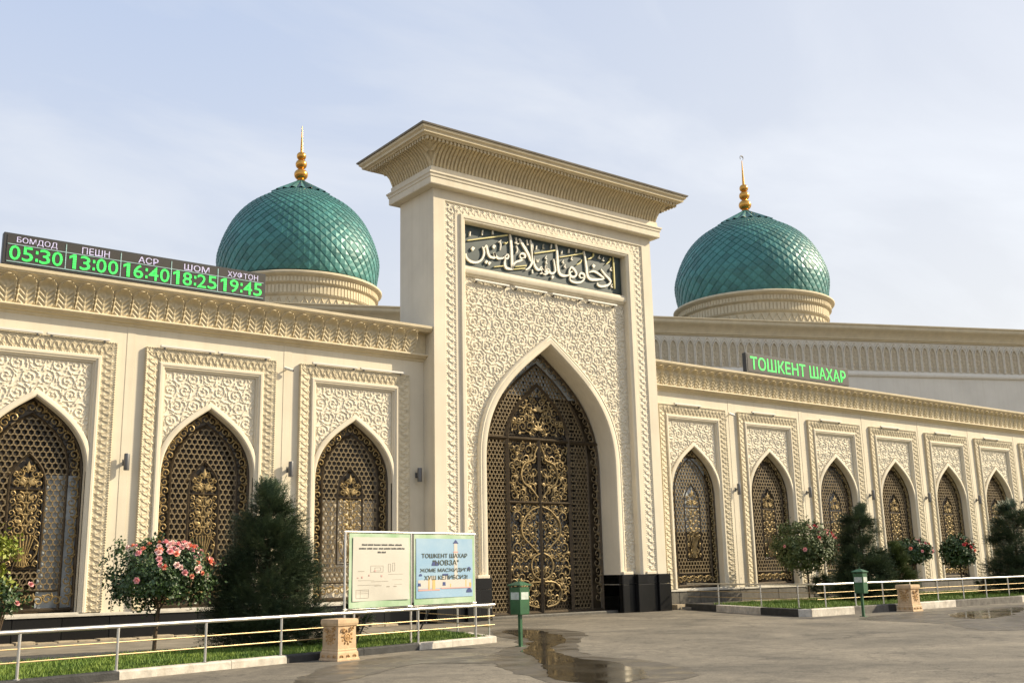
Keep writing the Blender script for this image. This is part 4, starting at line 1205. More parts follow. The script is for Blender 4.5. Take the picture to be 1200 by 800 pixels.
hw_ = [1.08, 0.78, 0.60, 0.80, 1.02]
ln = MB()
zdiv = Z0 + 0.575
for x in xd[1:-1]: ln.box(x - 0.011, x + 0.011, -0.604, -0.594, Z0 + 0.07, Z1 - 0.08)
ln.box(xd[0] + 0.02, xd[-1] - 0.02, -0.607, -0.597, zdiv - 0.011, zdiv + 0.011)
ln.box(xd[0] + 0.02, xd[-1] - 0.02, -0.604, -0.594, Z0 + 0.065, Z0 + 0.085)
part('grid_lines', ln, M['ledline'], b)
for k in range(5):
    xm = (xd[k] + xd[k + 1]) / 2
    part('prayer_name', shifted(text_mb(names[k], hw_[k], 0.20, 0.0, 0.008), xm - hw_[k] / 2 + (0.05 if k else 0), -0.602, zdiv + 0.035), M['ledwhite'], b)
    part('clock_time', shifted(clock_mb(times[k], 1.46, 0.42), xm - 0.71, -0.602, Z0 + 0.125), M['ledgreen'], b)
b = led(36.80, 44.55, Z0, Z1, 'black display with green lettering standing on the right wing cornice')
part('lettering', shifted(text_mb('ТОШКЕНТ ШАХАР', 7.2, 0.62, 0.0, 0.012), 37.08, -0.602, Z0 + 0.14), M['ledgreen'], b)

# ------------------------------------------------------------------ wall lamps, light bars, cameras
def wall_lamp(x, label, group='grey wall lamps between the windows', proto=[None]):
    if proto[0] is None:
        t = thing('wall_lamp', label, 'lamp', (x, 0, 5.0), 0, group)
        part('lamp_body', MB().lathe([(0.075, -0.24), (0.082, -0.22), (0.082, 0.22), (0.075, 0.24)], 16), M['lamp'], t, 40, world=False, loc=(0, -0.21, 0))
        part('bracket', MB().box(-0.035, 0.035, -0.14, -0.02, -0.04, 0.04), M['lamp'], t, world=False)
        part('wall_plate', MB().bevbox(-0.06, 0.06, -0.02, 0.0, -0.09, 0.09, 0.004), M['lamp'], t, world=False)
        for s, z in ((-1, -0.235), (1, 0.235)):
            part('lens', MB().lathe([(0.001, z - 0.012), (0.062, z - 0.01), (0.062, z + 0.01), (0.001, z + 0.012)], 12), M['lightbar'], t, 40, world=False, loc=(0, -0.21, 0))
        proto[0] = t
    else:
        t = copy_tree(proto[0], None, (x, 0, 5.0)); t['label'] = label
    return t
wall_lamp(9.427, 'grey wall lamp between the first two arched windows from the left edge')
wall_lamp(14.60, 'grey wall lamp between the rose tree window and the window behind the banners')
wall_lamp(19.46, 'grey wall lamp in the shaded corner left of the portal')
orde = ['first and second', 'second and third', 'third and fourth', 'fourth and fifth', 'fifth and sixth', 'sixth and seventh']
for i in range(6):
    wall_lamp(36.15 + 5.056 * i, 'grey wall lamp between the %s arched windows right of the portal' % orde[i])

def light_bar(x, y, z, L, label, group, cat='light', tilt=0.0):
    t = thing('light_bar', label, cat, (x, y, z), 0, group)
    part('tube', MB().bevbox(-L / 2, L / 2, -0.05, 0.05, 0.02, 0.085, 0.012), M['lightbar'], t, world=False)
    for s in (-1, 1):
        part('clip', MB().box(s * L * 0.42 - 0.02, s * L * 0.42 + 0.02, -0.02, 0.12, -0.04, 0.018), M['lamp'], t, world=False)
    return t
wn_l = ['leftmost arched window', 'window behind the pink rose tree', 'window behind the two banners']
for x, n_ in zip(wl_x[1:], wn_l):
    light_bar(x - 0.85, -0.14, 8.50, 1.7, 'left light bar on top of the frame of the ' + n_, 'light bars on the window frames')
    light_bar(x + 0.98, -0.14, 8.50, 1.75, 'right light bar on top of the frame of the ' + n_, 'light bars on the window frames')
on = ['first', 'second', 'third', 'fourth', 'fifth', 'sixth', 'seventh']
for i, x in enumerate(wr_x):
    light_bar(x - 0.35, -0.14, 8.50, 1.7, 'light bar on top of the %s window frame right of the portal' % on[i], 'light bars on the window frames')
pn = ['leftmost', 'second from left', 'third from left', 'rightmost']
for i in range(4):
    light_bar(22.5 + i * 1.87, -0.52, 12.27, 1.62, '%s of four pale light bars under the portal inscription' % pn[i], 'light bars under the inscription')
def camera_box(x, z, label):
    t = thing('security_camera', label, 'security camera', (x, 0, z), 0, 'small wall cameras')
    part('mount', MB().tube([(0, 0, 0.02), (0, -0.10, 0.03), (0.02, -0.16, 0.03)], 0.022, 6), M['lightbar'], t, 40, world=False)
    part('camera_body', MB().tube([(-0.13, -0.16, 0.07), (0.16, -0.20, 0.0)], [0.05, 0.055], 8), M['lightbar'], t, 40, world=False)
    part('lens', MB().tube([(0.16, -0.2, 0.0), (0.19, -0.204, -0.007)], 0.045, 8), M['ledframe'], t, 40, world=False)
camera_box(14.42, 8.22, 'small pale security camera high beside the window behind the banners')
camera_box(36.0, 8.3, 'small dark security camera high between the first and second right windows')

# ------------------------------------------------------------------ lawns, kerbs, walkway
def fL(x): return -12.58 + 0.225 * (x - 4.13)           # line of the left railing
nL = Vector((0.2195, -0.9756, 0))                        # outward from the left lawn
def poly_sheet(name, poly, z, m, kind='structure', thick=0.1):
    mb = MB().prism_xy(poly, z - thick, z)
    o = part(name, mb, m); o['kind'] = kind; return o
lawnL = [(-14, fL(-14) + 0.12), (15.15, fL(15.15) + 0.12), (15.95, -6.45), (13.67, -6.85), (5.0, -8.5), (-14, -12.0)]
lawnR = [(28.95, -8.95), (66, -8.80), (66, -2.2), (31.75, -2.2), (29.55, -6.4)]
poly_sheet('lawn_bed', lawnL, 0.10, M['soil'], thick=0.2)
poly_sheet('lawn_bed', lawnR, 0.21, M['soil'], thick=0.3)
poly_sheet('walkway', [(-14, -11.9), (5.0, -8.42), (13.67, -6.77), (15.95, -6.4), (17.0, -0.9), (-14, -0.9)], 0.05, M['path'])
poly_sheet('walkway', [(31.85, -2.1), (66, -2.1), (66, -0.9), (31.4, -0.9)], 0.12, M['path'])
# low rough edging stones along the wall foot
for k in range(46):
    x = -6 + k * 0.53
    if x > 18.9: break
    mb = MB().bevbox(x, x + 0.50, -0.62 + rng.uniform(-.04, .04), -0.12, 0.0, 0.05 + rng.uniform(0, 0.07), 0.02)
    o = part('edging_stone', mb, M['edging']); o['kind'] = 'structure'
mb = MB(); mb.box(31.4, 66, -0.66, -0.11, 0.0, 0.20)
o = part('path_edging', mb, M['edging']); o['kind'] = 'structure'

kerb = part('kerb', MB().prism_xy([(-14, fL(-14) + 0.02), (15.3, fL(15.3) + 0.02), (15.3, fL(15.3) + 0.12), (-14, fL(-14) + 0.12)], 0.0, 0.06), M['kgrey']); kerb['kind'] = 'structure'
def kstone(a, b, wdt, z1, m):
    """a kerb stone from a to b (xy), its body on the left of the direction"""
    a = Vector(a); b = Vector(b); d = (b - a).normalized(); nr = Vector((-d.y, d.x))
    a2 = a + d * 0.006; b2 = b - d * 0.006
    bv = 0.025
    secs = []
    for p in (a2, b2):
        secs.append([(p.x, p.y, 0), (p.x, p.y, z1 - bv), (p.x + nr.x * bv, p.y + nr.y * bv, z1), (p.x + nr.x * wdt, p.y + nr.y * wdt, z1), (p.x + nr.x * wdt, p.y + nr.y * wdt, 0)])
    part('kerb_stone', MB().loft(secs), m, kerb)
offL = Vector((nL.x, nL.y)) * 0.07
kL = lambda x: tuple(Vector((x, fL(x))) + offL)
xs = [(-14, -8.5, 'kwhite'), (-8.5, -2.0, 'kblack'), (-2.0, 2.0, 'kwhite'), (2.0, 5.80, 'kblack'), (5.80, 8.0, 'kwhite'), (8.0, 9.25, 'kwhite'), (9.25, 11.2, 'kblack'), (11.2, 12.80, 'kblack'), (12.80, 13.85, 'kwhite'), (13.85, 15.35, 'kwhite')]
for a, b_, m in xs: kstone(kL(a), kL(b_), 0.22, 0.15, M[m])
e = Vector(kL(15.35))
kstone(tuple(e), (15.95, -8.2), 0.2, 0.148, M['kwhite']); kstone((15.95, -8.2), (16.05, -6.4), 0.2, 0.148, M['kblack'])
side = [((31.75, -0.75), (30.75, -3.3), 'kblack'), ((30.75, -3.3), (29.45, -6.5), 'kwhite'), ((29.45, -6.5), (28.62, -8.75), 'kblack'), ((28.62, -8.75), (28.85, -9.12), 'kwhite'),
        ((28.85, -9.12), (31.2, -9.10), 'kwhite'), ((31.2, -9.10), (33.2, -9.09), 'kgrey'), ((33.2, -9.09), (35.0, -9.08), 'kblack'), ((35.0, -9.08), (37.6, -9.06), 'kwhite'), ((37.6, -9.06), (40.4, -9.04), 'kgrey'), ((40.4, -9.04), (42.6, -9.03), 'kgrey'), ((42.6, -9.03), (45.5, -9.0), 'kwhite'), ((45.5, -9.0), (49, -8.98), 'kblack'), ((49, -8.98), (66, -8.9), 'kgrey')]
for a, b_, m in side: kstone(a, b_, 0.25, 0.25, M[m])

def inpoly(poly, x, y):
    c = False; n = len(poly)
    for i in range(n):
        (x1, y1), (x2, y2) = poly[i], poly[i - 1]
        if (y1 > y) != (y2 > y) and x < (x2 - x1) * (y - y1) / (y2 - y1) + x1: c = not c
    return c
def grass(poly, z, n, x0, x1, y0, y1, hmin, hmax):
    mb = MB(); k = 0
    while k < n:
        x, y = rng.uniform(x0, x1), rng.uniform(y0, y1)
        if not inpoly(poly, x, y): continue
        k += 1
        hh = rng.uniform(hmin, hmax) * (0.75 + 0.5 * math.sin(x * 1.3 + y * 2.1) ** 2); a = rng.uniform(0, math.pi); w_ = rng.uniform(0.010, 0.022)
        dx, dy = math.cos(a) * w_, math.sin(a) * w_
        lx, ly = rng.uniform(-.5, .5) * hh, rng.uniform(-.5, .5) * hh
        mb.add([(x - dx, y - dy, z), (x + dx, y + dy, z), (x + lx, y + ly, z + hh)], [(0, 1, 2)])
    o = part('grass', mb, M['grass']); o['kind'] = 'stuff'
grass(lawnL, 0.095, 42000, 2.5, 16, -13.2, -6.3, 0.05, 0.12)
grass(lawnR, 0.205, 26000, 28.9, 50, -9.0, -2.2, 0.06, 0.13)

# puddles, wet asphalt, and a tree's shadow painted into one patch
def blob(name, pts, z, m, it=3, amp=0.16):
    P = [Vector(p) for p in pts]
    for _ in range(it):
        Q = []
        for i in range(len(P)):
            a, b_ = P[i], P[(i + 1) % len(P)]
            L = (b_ - a).length
            nrm = Vector((-(b_ - a).y, (b_ - a).x)).normalized() if L > 0 else Vector((0, 0))
            Q.append(a * 0.75 + b_ * 0.25 + nrm * rng.gauss(0, amp * 0.3 * min(L, 1.2))); Q.append(a * 0.25 + b_ * 0.75 + nrm * rng.gauss(0, amp * 0.3 * min(L, 1.2)))
        P = Q
    c = sum(P, Vector((0, 0))) / len(P)
    mb = MB(); mb.add([(p.x, p.y, z) for p in P], [tuple(range(len(P)))])
    o = part(name, mb, m); o['kind'] = 'structure'
blob('damp_and_shade_patch', [(18.9, -4.6), (20.2, -7.2), (17.9, -10.6), (15.0, -13.4), (13.9, -15.2), (14.2, -16.6), (12.6, -19.6), (9.9, -19.2), (10.8, -17.2), (11.4, -15.8), (12.4, -13.7), (13.6, -12.6), (15.7, -10.6)], 0.004, M['damp_and_shade'])
blob('damp_and_shade_patch', [(9.8, -12.35), (12.2, -11.65), (13.2, -12.3), (12.9, -13.6), (11.9, -15.0), (11.4, -14.1), (10.9, -13.7), (10.1, -14.2), (9.3, -14.9), (8.3, -15.6), (7.4, -15.2), (8.9, -13.7)], 0.006, M['damp_and_shade'])
blob('puddle', [(18.7, -5.6), (19.1, -7.5), (17.2, -10.5), (15.2, -12.4), (14.2, -13.8), (13.4, -15.2), (13.3, -16.6), (12.4, -18.6), (10.9, -19.4), (10.6, -18.2), (11.9, -16.2), (12.9, -14.8), (13.6, -13.4), (14.4, -12.5), (15.8, -11.0), (17.0, -9.0)], 0.008, M['puddle'])
blob('damp_and_shade_patch', [(28.6, -10.6), (33.5, -10.3), (41, -10.2), (45, -10.8), (38, -13.2), (31, -16.2), (25.5, -18.0), (25.0, -16.9), (27.5, -14.5), (27.6, -12.6)], 0.004, M['damp_and_shade'])  # wet ground plus the dark band of a tree's shadow, painted as one
blob('puddle', [(33.0, -11.4), (38.5, -11.0), (37, -12.3), (33.0, -13.6), (29.5, -14.7), (30.4, -12.9)], 0.008, M['puddle'])

# ------------------------------------------------------------------ railings
def railing(label, pts, posts, z, Hh, wide, z_off=0.0):
    """handrail with two thin rails through a row of posts"""
    c = posts[len(posts) // 2]
    t = thing('railing', label, 'railing', (c[0], c[1], z), 0)
    part('handrail', MB().tube([(x, y, z + Hh) for x, y in pts], wide, 8), M['steel'], t, 60)
    for f_ in (0.36, 0.64):
        part('rail', MB().tube([(x, y, z + Hh * f_) for x, y in pts], 0.012, 6), M['railbrass'], t, 60)
    for x, y in posts:
        part('post', MB().tube([(x, y, z - 0.01), (x, y, z + 0.012), (x, y, z + 0.013), (x, y, z + Hh)], [0.055, 0.055, 0.026, 0.026], 8), M['steel'], t, 60)
    return t
ps = [(x, fL(x)) for x in (-9.4, -7.7, -6.0, -4.3, -2.6, -0.9, 0.8, 2.42, 4.13, 5.78, 7.48, 9.15, 10.98, 12.83, 14.70)]
railing('long steel railing on the left lawn kerb, in front of the pink rose tree', [(-10.5, fL(-10.5)), (15.36, fL(15.36))], ps, 0.15, 0.73, 0.036)
railing('short steel railing turning back from the left kerb towards the portal', [(15.30, fL(15.30) + 0.06), (15.95, -7.6), (16.4, -4.9)], [(15.45, -9.7), (15.95, -7.6), (16.4, -4.9)], 0.10, 0.72, 0.03)
yR = lambda x: -8.72 + 0.004 * (x - 30)
railing('steel railing climbing back to the wall at the right corner of the entrance', [(31.45, -1.2), (31.15, -3.1), (30.25, -5.9), (29.75, -8.0), (29.72, yR(29.72) + 0.08)], [(31.15, -3.1), (30.25, -5.9), (29.78, -7.9)], 0.25, 0.76, 0.03)
railing('long bright railing on the right lawn kerb, in front of the spruces', [(29.72, yR(29.72)), (62, yR(62))], [(x, yR(x)) for x in (30.15, 31.85, 33.5, 35.25, 37.05, 38.85, 40.55, 42.3, 44.05, 45.8, 47.5, 49.3, 51.1, 52.9)], 0.25, 0.75, 0.036)

# ------------------------------------------------------------------ cast stone pedestals
def pedestal(x, y, rz, sc_, label):
    t = thing('stone_pedestal', label, 'pedestal', (x, y, 0), rz, 'carved stone pedestals')
    s = 0.255 * sc_; h = 0.80 * sc_
    mb = MB()
    def ring(a, z): return [(-a, -a, z), (a, -a, z), (a, a, z), (-a, a, z)]
    mb.loft([ring(s * 1.12, 0), ring(s * 1.12, h * 0.03), ring(s * 1.06, h * 0.06), ring(s * 1.04, h * 0.19), ring(s * 0.96, h * 0.23), ring(s * 0.98, h * 0.26), ring(s * 0.93, h * 0.28), ring(s * 0.90, h * 0.82), ring(s * 1.0, h * 0.84), ring(s * 1.05, h * 0.90), ring(s * 1.03, h * 0.985), ring(s * 0.97, h)])
    part('pedestal_body', mb, M['terracotta'], t, world=False)
    for k in range(4):
        r_ = MB()
        a = k * math.pi / 2
        # rosette with curling leaves, and a leaf frieze in the foot
        cz = h * 0.56
        r_.tube([(s * 0.26 * math.cos(u), -s * 0.93, cz + s * 0.26 * math.sin(u)) for u in np.linspace(0, 2 * math.pi, 13)[:-1]], 0.022, 5, True)
        r_.tube([(s * 0.10 * math.cos(u), -s * 0.94, cz + s * 0.10 * math.sin(u)) for u in np.linspace(0, 2 * math.pi, 9)[:-1]], 0.02, 5, True)
        for i in range(10):
            u = i * math.pi / 5 + 0.3
            leafblade(r_, s * 0.34 * math.cos(u), cz + s * 0.34 * math.sin(u), u + 0.5, s * 0.34, s * 0.13, -s * 0.92 + 2 * s * 0.0)
        for sg in (-1, 1):
            spiral(r_, sg * s * 0.42, h * 0.75, s * 0.2, sg, 0, 1.2, -s * 0.925, 0.016, 10)
        for i in range(6):
            leafblade(r_, (i - 2.5) * s * 0.33, h * 0.07, math.pi / 2 + (0.5 if i % 2 else -0.5), s * 0.30, s * 0.12, -s * 1.05)
        # leafblade uses +y as depth away from the viewer: place the face by rotation
        r_.v = [tuple(Matrix.Rotation(a, 4, 'Z') @ Vector(p)) for p in r_.v]
        part('relief_panel', r_, M['terracotta2'], t, 60, world=False, kind='stuff')
pedestal(10.32, -11.65, R(12.5), 1.0, 'sandy carved stone pedestal under the left railing beside the white banner')
pedestal(33.75, -9.55, R(2), 1.13, 'sandy carved stone pedestal under the right railing')

# ------------------------------------------------------------------ litter bins
def litter_bin(x, y, sc_, rz, label):
    t = thing('litter_bin', label, 'litter bin', (x, y, 0), rz, 'green litter bins on posts')
    s = 0.155 * sc_
    part('post', MB().box(-0.035 * sc_, 0.035 * sc_, -0.035 * sc_, 0.035 * sc_, 0, 0.72 * sc_), M['binG'], t, world=False)
    part('base_plate', MB().bevbox(-0.09, 0.09, -0.09, 0.09, 0.0, 0.015, 0.004), M['binG'], t, world=False)
    def ring(a, z): return [(-a, -a, z), (a, -a, z), (a, a, z), (-a, a, z)]
    part('bin_body', MB().loft([ring(s * 0.93, 0.70 * sc_), ring(s * 0.97, 0.72 * sc_), ring(s * 1.03, 1.30 * sc_)]), M['binG'], t, world=False)
    rim = MB()
    for k in range(4):
        a = k * math.pi / 2
        rm = Matrix.Rotation(a, 4, 'Z')
        rim.merge(MB().box(-s * 1.0, -s * 0.9, -s * 1.06, -s * 0.96, 1.30 * sc_, 1.345 * sc_), rm)
    part('lid_stay', rim, M['binG'], t, world=False)
    part('lid', MB().loft([ring(s * 1.26, 1.335 * sc_), ring(s * 1.26, 1.355 * sc_), ring(s * 0.35, 1.425 * sc_), ring(s * 0.2, 1.43 * sc_)]), M['binG'], t, world=False)
    part('lid_handle', MB().tube([(-0.03, 0, 1.425 * sc_), (-0.03, 0, 1.47 * sc_), (0.03, 0, 1.47 * sc_), (0.03, 0, 1.425 * sc_)], 0.01, 5), M['binG'], t, world=False)
    for k in (0, 3):
        st = MB().box(-s * 0.80, s * 0.80, -s * 1.035, -s * 1.022, 1.03 * sc_, 1.19 * sc_)
        st.v = [tuple(Matrix.Rotation(k * math.pi / 2, 4, 'Z') @ Vector(p)) for p in st.v]
        part('sticker', st, M['sticker'], t, world=False)
litter_bin(14.85, -11.73, 1.0, R(10), 'green litter bin on a post standing in the puddle before the gate')
litter_bin(29.76, -10.42, 1.04, R(10), 'green litter bin on a post by the right kerb corner')

# ------------------------------------------------------------------ banner stand
bL, bR = Vector((10.87, -10.86)), Vector((14.89, -9.96))
ang = math.atan2(bR.y - bL.y, bR.x - bL.x)
W_ = (bR - bL).length
t = thing('banner_stand', 'steel stand with a white notice banner and a blue welcome banner behind the railing', 'sign', (bL.x, bL.y, 0.1), ang)
def bx(name, m, *a, **k): return part(name, MB().box(*a), m, t, world=False, **k)
ZT, ZBm = 2.46, 0.86
for name, x in (('leg', 0.0), ('leg', W_ * 0.475), ('leg', W_ - 0.02)):
    part('leg', MB().tube([(x, 0.03, -0.1), (x, 0.03, ZT + 0.02)], 0.026, 6), M['steel'], t, 50, world=False)
for x in (0.75, 2.6):
    part('prop', MB().tube([(x, 0.04, 0.8), (x + 0.05, 0.62, 0.0)], 0.02, 6), M['blacksteel'], t, 50, world=False)
part('crossbar', MB().tube([(-0.03, 0.03, ZT), (W_ + 0.02, 0.03, ZT)], 0.026, 6), M['steel'], t, 50, world=False)
part('crossbar', MB().tube([(-0.03, 0.03, ZBm - 0.02), (W_ + 0.02, 0.03, ZBm - 0.02)], 0.02, 6), M['steel'], t, 50, world=False)
FIELD = {}
def lay(mb, key, y_ref, gap):
    x0, x1, z0, z1, y, wr, seed = FIELD[key]
    out = []
    for px, py, pz in mb.v:
        u = (px - x0) / (x1 - x0); v = (pz - z0) / (z1 - z0)
        f = y + wr * math.sin(u * 5 + v * 7 + seed) * math.exp(-v * 3.5) * min(max(u * 8, 0), 1) + 0.4 * wr * math.sin(u * 3 + v * 4 + seed)
        out.append((px, f - gap - (0.001 if py < y_ref else 0.0), pz))
    mb.v = out; return mb
def cloth(x0, x1, z0, z1, y, n=30, m_=22, wr=0.02, seed=0, key=None):
    if key: FIELD[key] = (x0, x1, z0, z1, y, wr, seed)
    xs = np.linspace(x0, x1, n); zs = np.linspace(z0, z1, m_)
    X, Z = np.meshgrid(xs, zs)
    u = (X - x0) / (x1 - x0); v = (Z - z0) / (z1 - z0)
    Yv = y + wr * np.sin((u * 5 + v * 7 + seed)) * np.exp(-v * 3.5) * np.clip(u * 8, 0, 1) + 0.4 * wr * np.sin(u * 3 + v * 4 + seed)
    return MB().grid(np.stack([X, Yv, Z], -1))
c1 = part('banner', cloth(0.08, W_ * 0.462, ZBm, ZT - 0.03, -0.012, wr=0.006), M['bannergreen'], t, 80, world=False, label='white notice banner with a green border')
c2 = part('banner', cloth(W_ * 0.49, W_ - 0.05, ZBm, ZT - 0.03, -0.012, wr=0.006, seed=2), M['bannergreen'], t, 80, world=False, label='blue welcome banner with a green border')
pa0, pa1 = 0.17, W_ * 0.447
part('print_field', cloth(pa0, pa1, ZBm + 0.14, ZT - 0.11, -0.030, n=44, m_=44, wr=0.016, key='c1'), M['paper'], c1, 80, world=False)
q0, q1 = W_ * 0.503, W_ - 0.14
part('print_field', cloth(q0, q1, ZBm + 0.14, ZT - 0.12, -0.026, n=30, m_=30, wr=0.006, seed=3, key='c2'), M['bannerblue'], c2, 80, world=False)
Yp = -0.046
def flat(parent, nm, m, rects, y=Yp):
    mb = MB()
    for x0, x1, z0, z1 in rects: mb.box(x0, x1, y - 0.002, y, z0, z1)
    lay(mb, 'c1' if parent is c1 else 'c2', y - 0.001, 0.003 + (Yp - y) * 0.5)
    return part(nm, mb, m, parent, world=False, kind='stuff')
# notice: three heading lines, a site plan, faint lines, a small table
hd = []
rs = random.Random(9)
for z, a, b_ in ((2.17, 0.42, 1.62), (2.09, 0.34, 1.70), (2.01, 0.88, 1.12)):
    x = a
    while x < b_:
        wlen = rs.uniform(0.08, 0.2); x2 = min(x + wlen, b_)
        xx = x
        while xx < x2:
            hd.append((xx, xx + 0.017, z, z + rs.choice((0.032, 0.038)))); xx += 0.026
        x = x2 + 0.035
flat(c1, 'heading', M['ink'], hd, -0.050)
pl = []
def outline(x0, x1, z0, z1, w_=0.006): return [(x0, x1, z0, z0 + w_), (x0, x1, z1 - w_, z1), (x0, x0 + w_, z0 + w_, z1 - w_), (x1 - w_, x1, z0 + w_, z1 - w_)]
pl += outline(0.68, 1.05, 1.60, 1.74) + outline(0.80, 0.98, 1.63, 1.70) + outline(1.20, 1.27, 1.60, 1.78) + outline(1.33, 1.40, 1.62, 1.80)
pl += [(0.32, 0.50, 1.62, 1.63), (0.32, 1.62, 1.43, 1.436), (0.70, 1.2, 1.40, 1.408), (0.32, 1.62, 1.33, 1.336), (0.80, 1.0, 1.31, 1.322), (1.2, 1.65, 1.55, 1.555), (1.15, 1.24, 1.28, 1.30), (1.36, 1.45, 1.28, 1.30)]
pl += outline(0.27, 0.64, 1.06, 1.24) + [(0.28, 0.63, 1.20, 1.204), (0.28, 0.63, 1.16, 1.164), (0.40, 0.404, 1.07, 1.23)]
flat(c1, 'site_plan', M['inkgrey'], pl)
flat(c1, 'marker', M['printpink'], [(0.42, 0.46, 1.48, 1.52), (0.62, 0.655, 1.52, 1.555), (0.98, 1.02, 1.50, 1.54), (0.30, 0.34, 1.48, 1.50), (0.78, 0.83, 1.615, 1.645)], -0.052)
# welcome banner: mosque on a blue sky with four lines of text
mq = []
qw = q1 - q0
X_ = lambda u: q0 + u * qw
Zb = ZBm + 0.14; Zh = ZT - 0.12 - Zb
Z_ = lambda v: Zb + v * Zh
flat(c2, 'printed_wall', M['printcream'], [(X_(0.03), X_(0.97), Z_(0.16), Z_(0.30)), (X_(0.66), X_(0.72), Z_(0.30), Z_(0.92)), (X_(0.20), X_(0.32), Z_(0.30), Z_(0.37)), (X_(0.44), X_(0.53), Z_(0.30), Z_(0.36))], -0.0465)
flat(c2, 'printed_gold', M['printgold'], [(X_(0.20), X_(0.225), Z_(0.14), Z_(0.33)), (X_(0.27), X_(0.32), Z_(0.14), Z_(0.30)), (X_(0.58), X_(0.60), Z_(0.17), Z_(0.29)), (X_(0.78), X_(0.80), Z_(0.17), Z_(0.29)), (X_(0.86), X_(0.88), Z_(0.17), Z_(0.29)), (X_(0.93), X_(0.97), Z_(0.17), Z_(0.24))], -0.0490)
flat(c2, 'printed_base', M['printpink'], [(X_(0.03), X_(0.40), Z_(0.12), Z_(0.15)), (X_(0.42), X_(0.97), Z_(0.145), Z_(0.165)), (X_(0.645), X_(0.735), Z_(0.76), Z_(0.78))], -0.0510)
nv = MB()
def halfdisc(cx, cz, r, y=-0.0445, sq=1.0):
    pts = [(X_(cx) + r * math.cos(a), Z_(cz) + sq * r * math.sin(a)) for a in np.linspace(0, math.pi, 9)]
    nv.prism_xz(pts, y - 0.003, y)
for cx, cz, r in ((0.05, 0.20, 0.05), (0.475, 0.20, 0.055), (0.32, 0.54, 0.11), (0.93, 0.46, 0.07), (0.07, 0.37, 0.05), (0.93, 0.07, 0.10)): halfdisc(cx, cz, r)
nv.prism_xz([(X_(0.64), Z_(0.92)), (X_(0.74), Z_(0.92)), (X_(0.69), Z_(0.985))], -0.0475, -0.0445)
nv.box(X_(0.45), X_(0.55), -0.0475, -0.0445, Z_(0.37), Z_(0.40)); nv.box(X_(0.03), X_(0.07), -0.0475, -0.0445, Z_(0.20), Z_(0.25)); nv.box(X_(0.45), X_(0.50), -0.049, -0.0465, Z_(0.20), Z_(0.26))
part('printed_domes', lay(nv, 'c2', -0.046, 0.0065), M['printnavy'], c2, world=False)
for txt, u0, u1, v, hgt in (('ТОШКЕНТ ШАХАР', 0.09, 0.90, 0.670, 0.076), ('"НОВЗА"', 0.28, 0.74, 0.545, 0.09), ('ЖОМЕ МАСЖИДИГА', 0.06, 0.95, 0.42, 0.076), ('ХУШ КЕЛИБСИЗ!', 0.13, 0.90, 0.30, 0.076)):
    tm = text_mb(txt, (u1 - u0) * qw, hgt * Zh, 0.0, 0.013)
    part('welcome_text', lay(shifted(tm, X_(u0), -0.054, Z_(v)), 'c2', -1, 0.0095), M['inkgreen'], c2, world=False, kind='stuff')

# ------------------------------------------------------------------ planting
def leaf_cloud(mb, c, rad, n, size, clumps, spread=0.3, squash=1.0, up=0.35, shell=0.45):
    cs = []
    for _ in range(clumps):
        while True:
            v = Vector((rng.uniform(-1, 1), rng.uniform(-1, 1), rng.uniform(-1, 1)))
            if shell < v.length < 1: break
        cs.append(Vector((c[0] + v.x * rad[0], c[1] + v.y * rad[1], c[2] + v.z * rad[2])))
    for _ in range(n):
        k = rng.choice(cs)
        s = spread * min(rad)
        p = k + Vector((rng.gauss(0, s), rng.gauss(0, s), rng.gauss(0, s)))
        d = Vector((p.x - c[0], p.y - c[1], p.z - c[2] + up)); d = (d.normalized() + Vector((rng.gauss(0, .6), rng.gauss(0, .6), rng.gauss(0, .6)))).normalized()
        u = d.orthogonal().normalized(); u = (Matrix.Rotation(rng.uniform(0, 6.28), 3, d) @ u); w_ = d.cross(u)
        L = size * rng.uniform(0.6, 1.25); W2 = L * 0.33
        a = p; b_ = p + u * L * 0.5 + w_ * W2; c_ = p + u * L - d * L * 0.15; e_ = p + u * L * 0.5 - w_ * W2
        mb.add([a, b_, c_, e_], [(0, 1, 2), (0, 2, 3)])
    return cs
def bloom_mesh(m, r):
    mb = MB()
    for ring, (n, rr_, tilt) in enumerate(((6, 1.0, 0.25), (5, 0.72, 0.7), (4, 0.4, 1.1))):
        for k in range(n):
            a = 2 * math.pi * (k + 0.5 * ring) / n
            d = Vector((math.cos(a), math.sin(a), 0)); s_ = Vector((-math.sin(a), math.cos(a), 0))
            tip = d * rr_ * r * math.cos(tilt) + Vector((0, 0, r * math.sin(tilt) * 0.9))
            mid_ = tip * 0.62 + Vector((0, 0, -0.12 * r))
            mb.add([Vector((0, 0, -0.15 * r)), mid_ + s_ * 0.42 * r, tip, mid_ - s_ * 0.42 * r], [(0, 1, 2), (0, 2, 3)])
    return mb.mesh('rose', m)
PETALS = {}
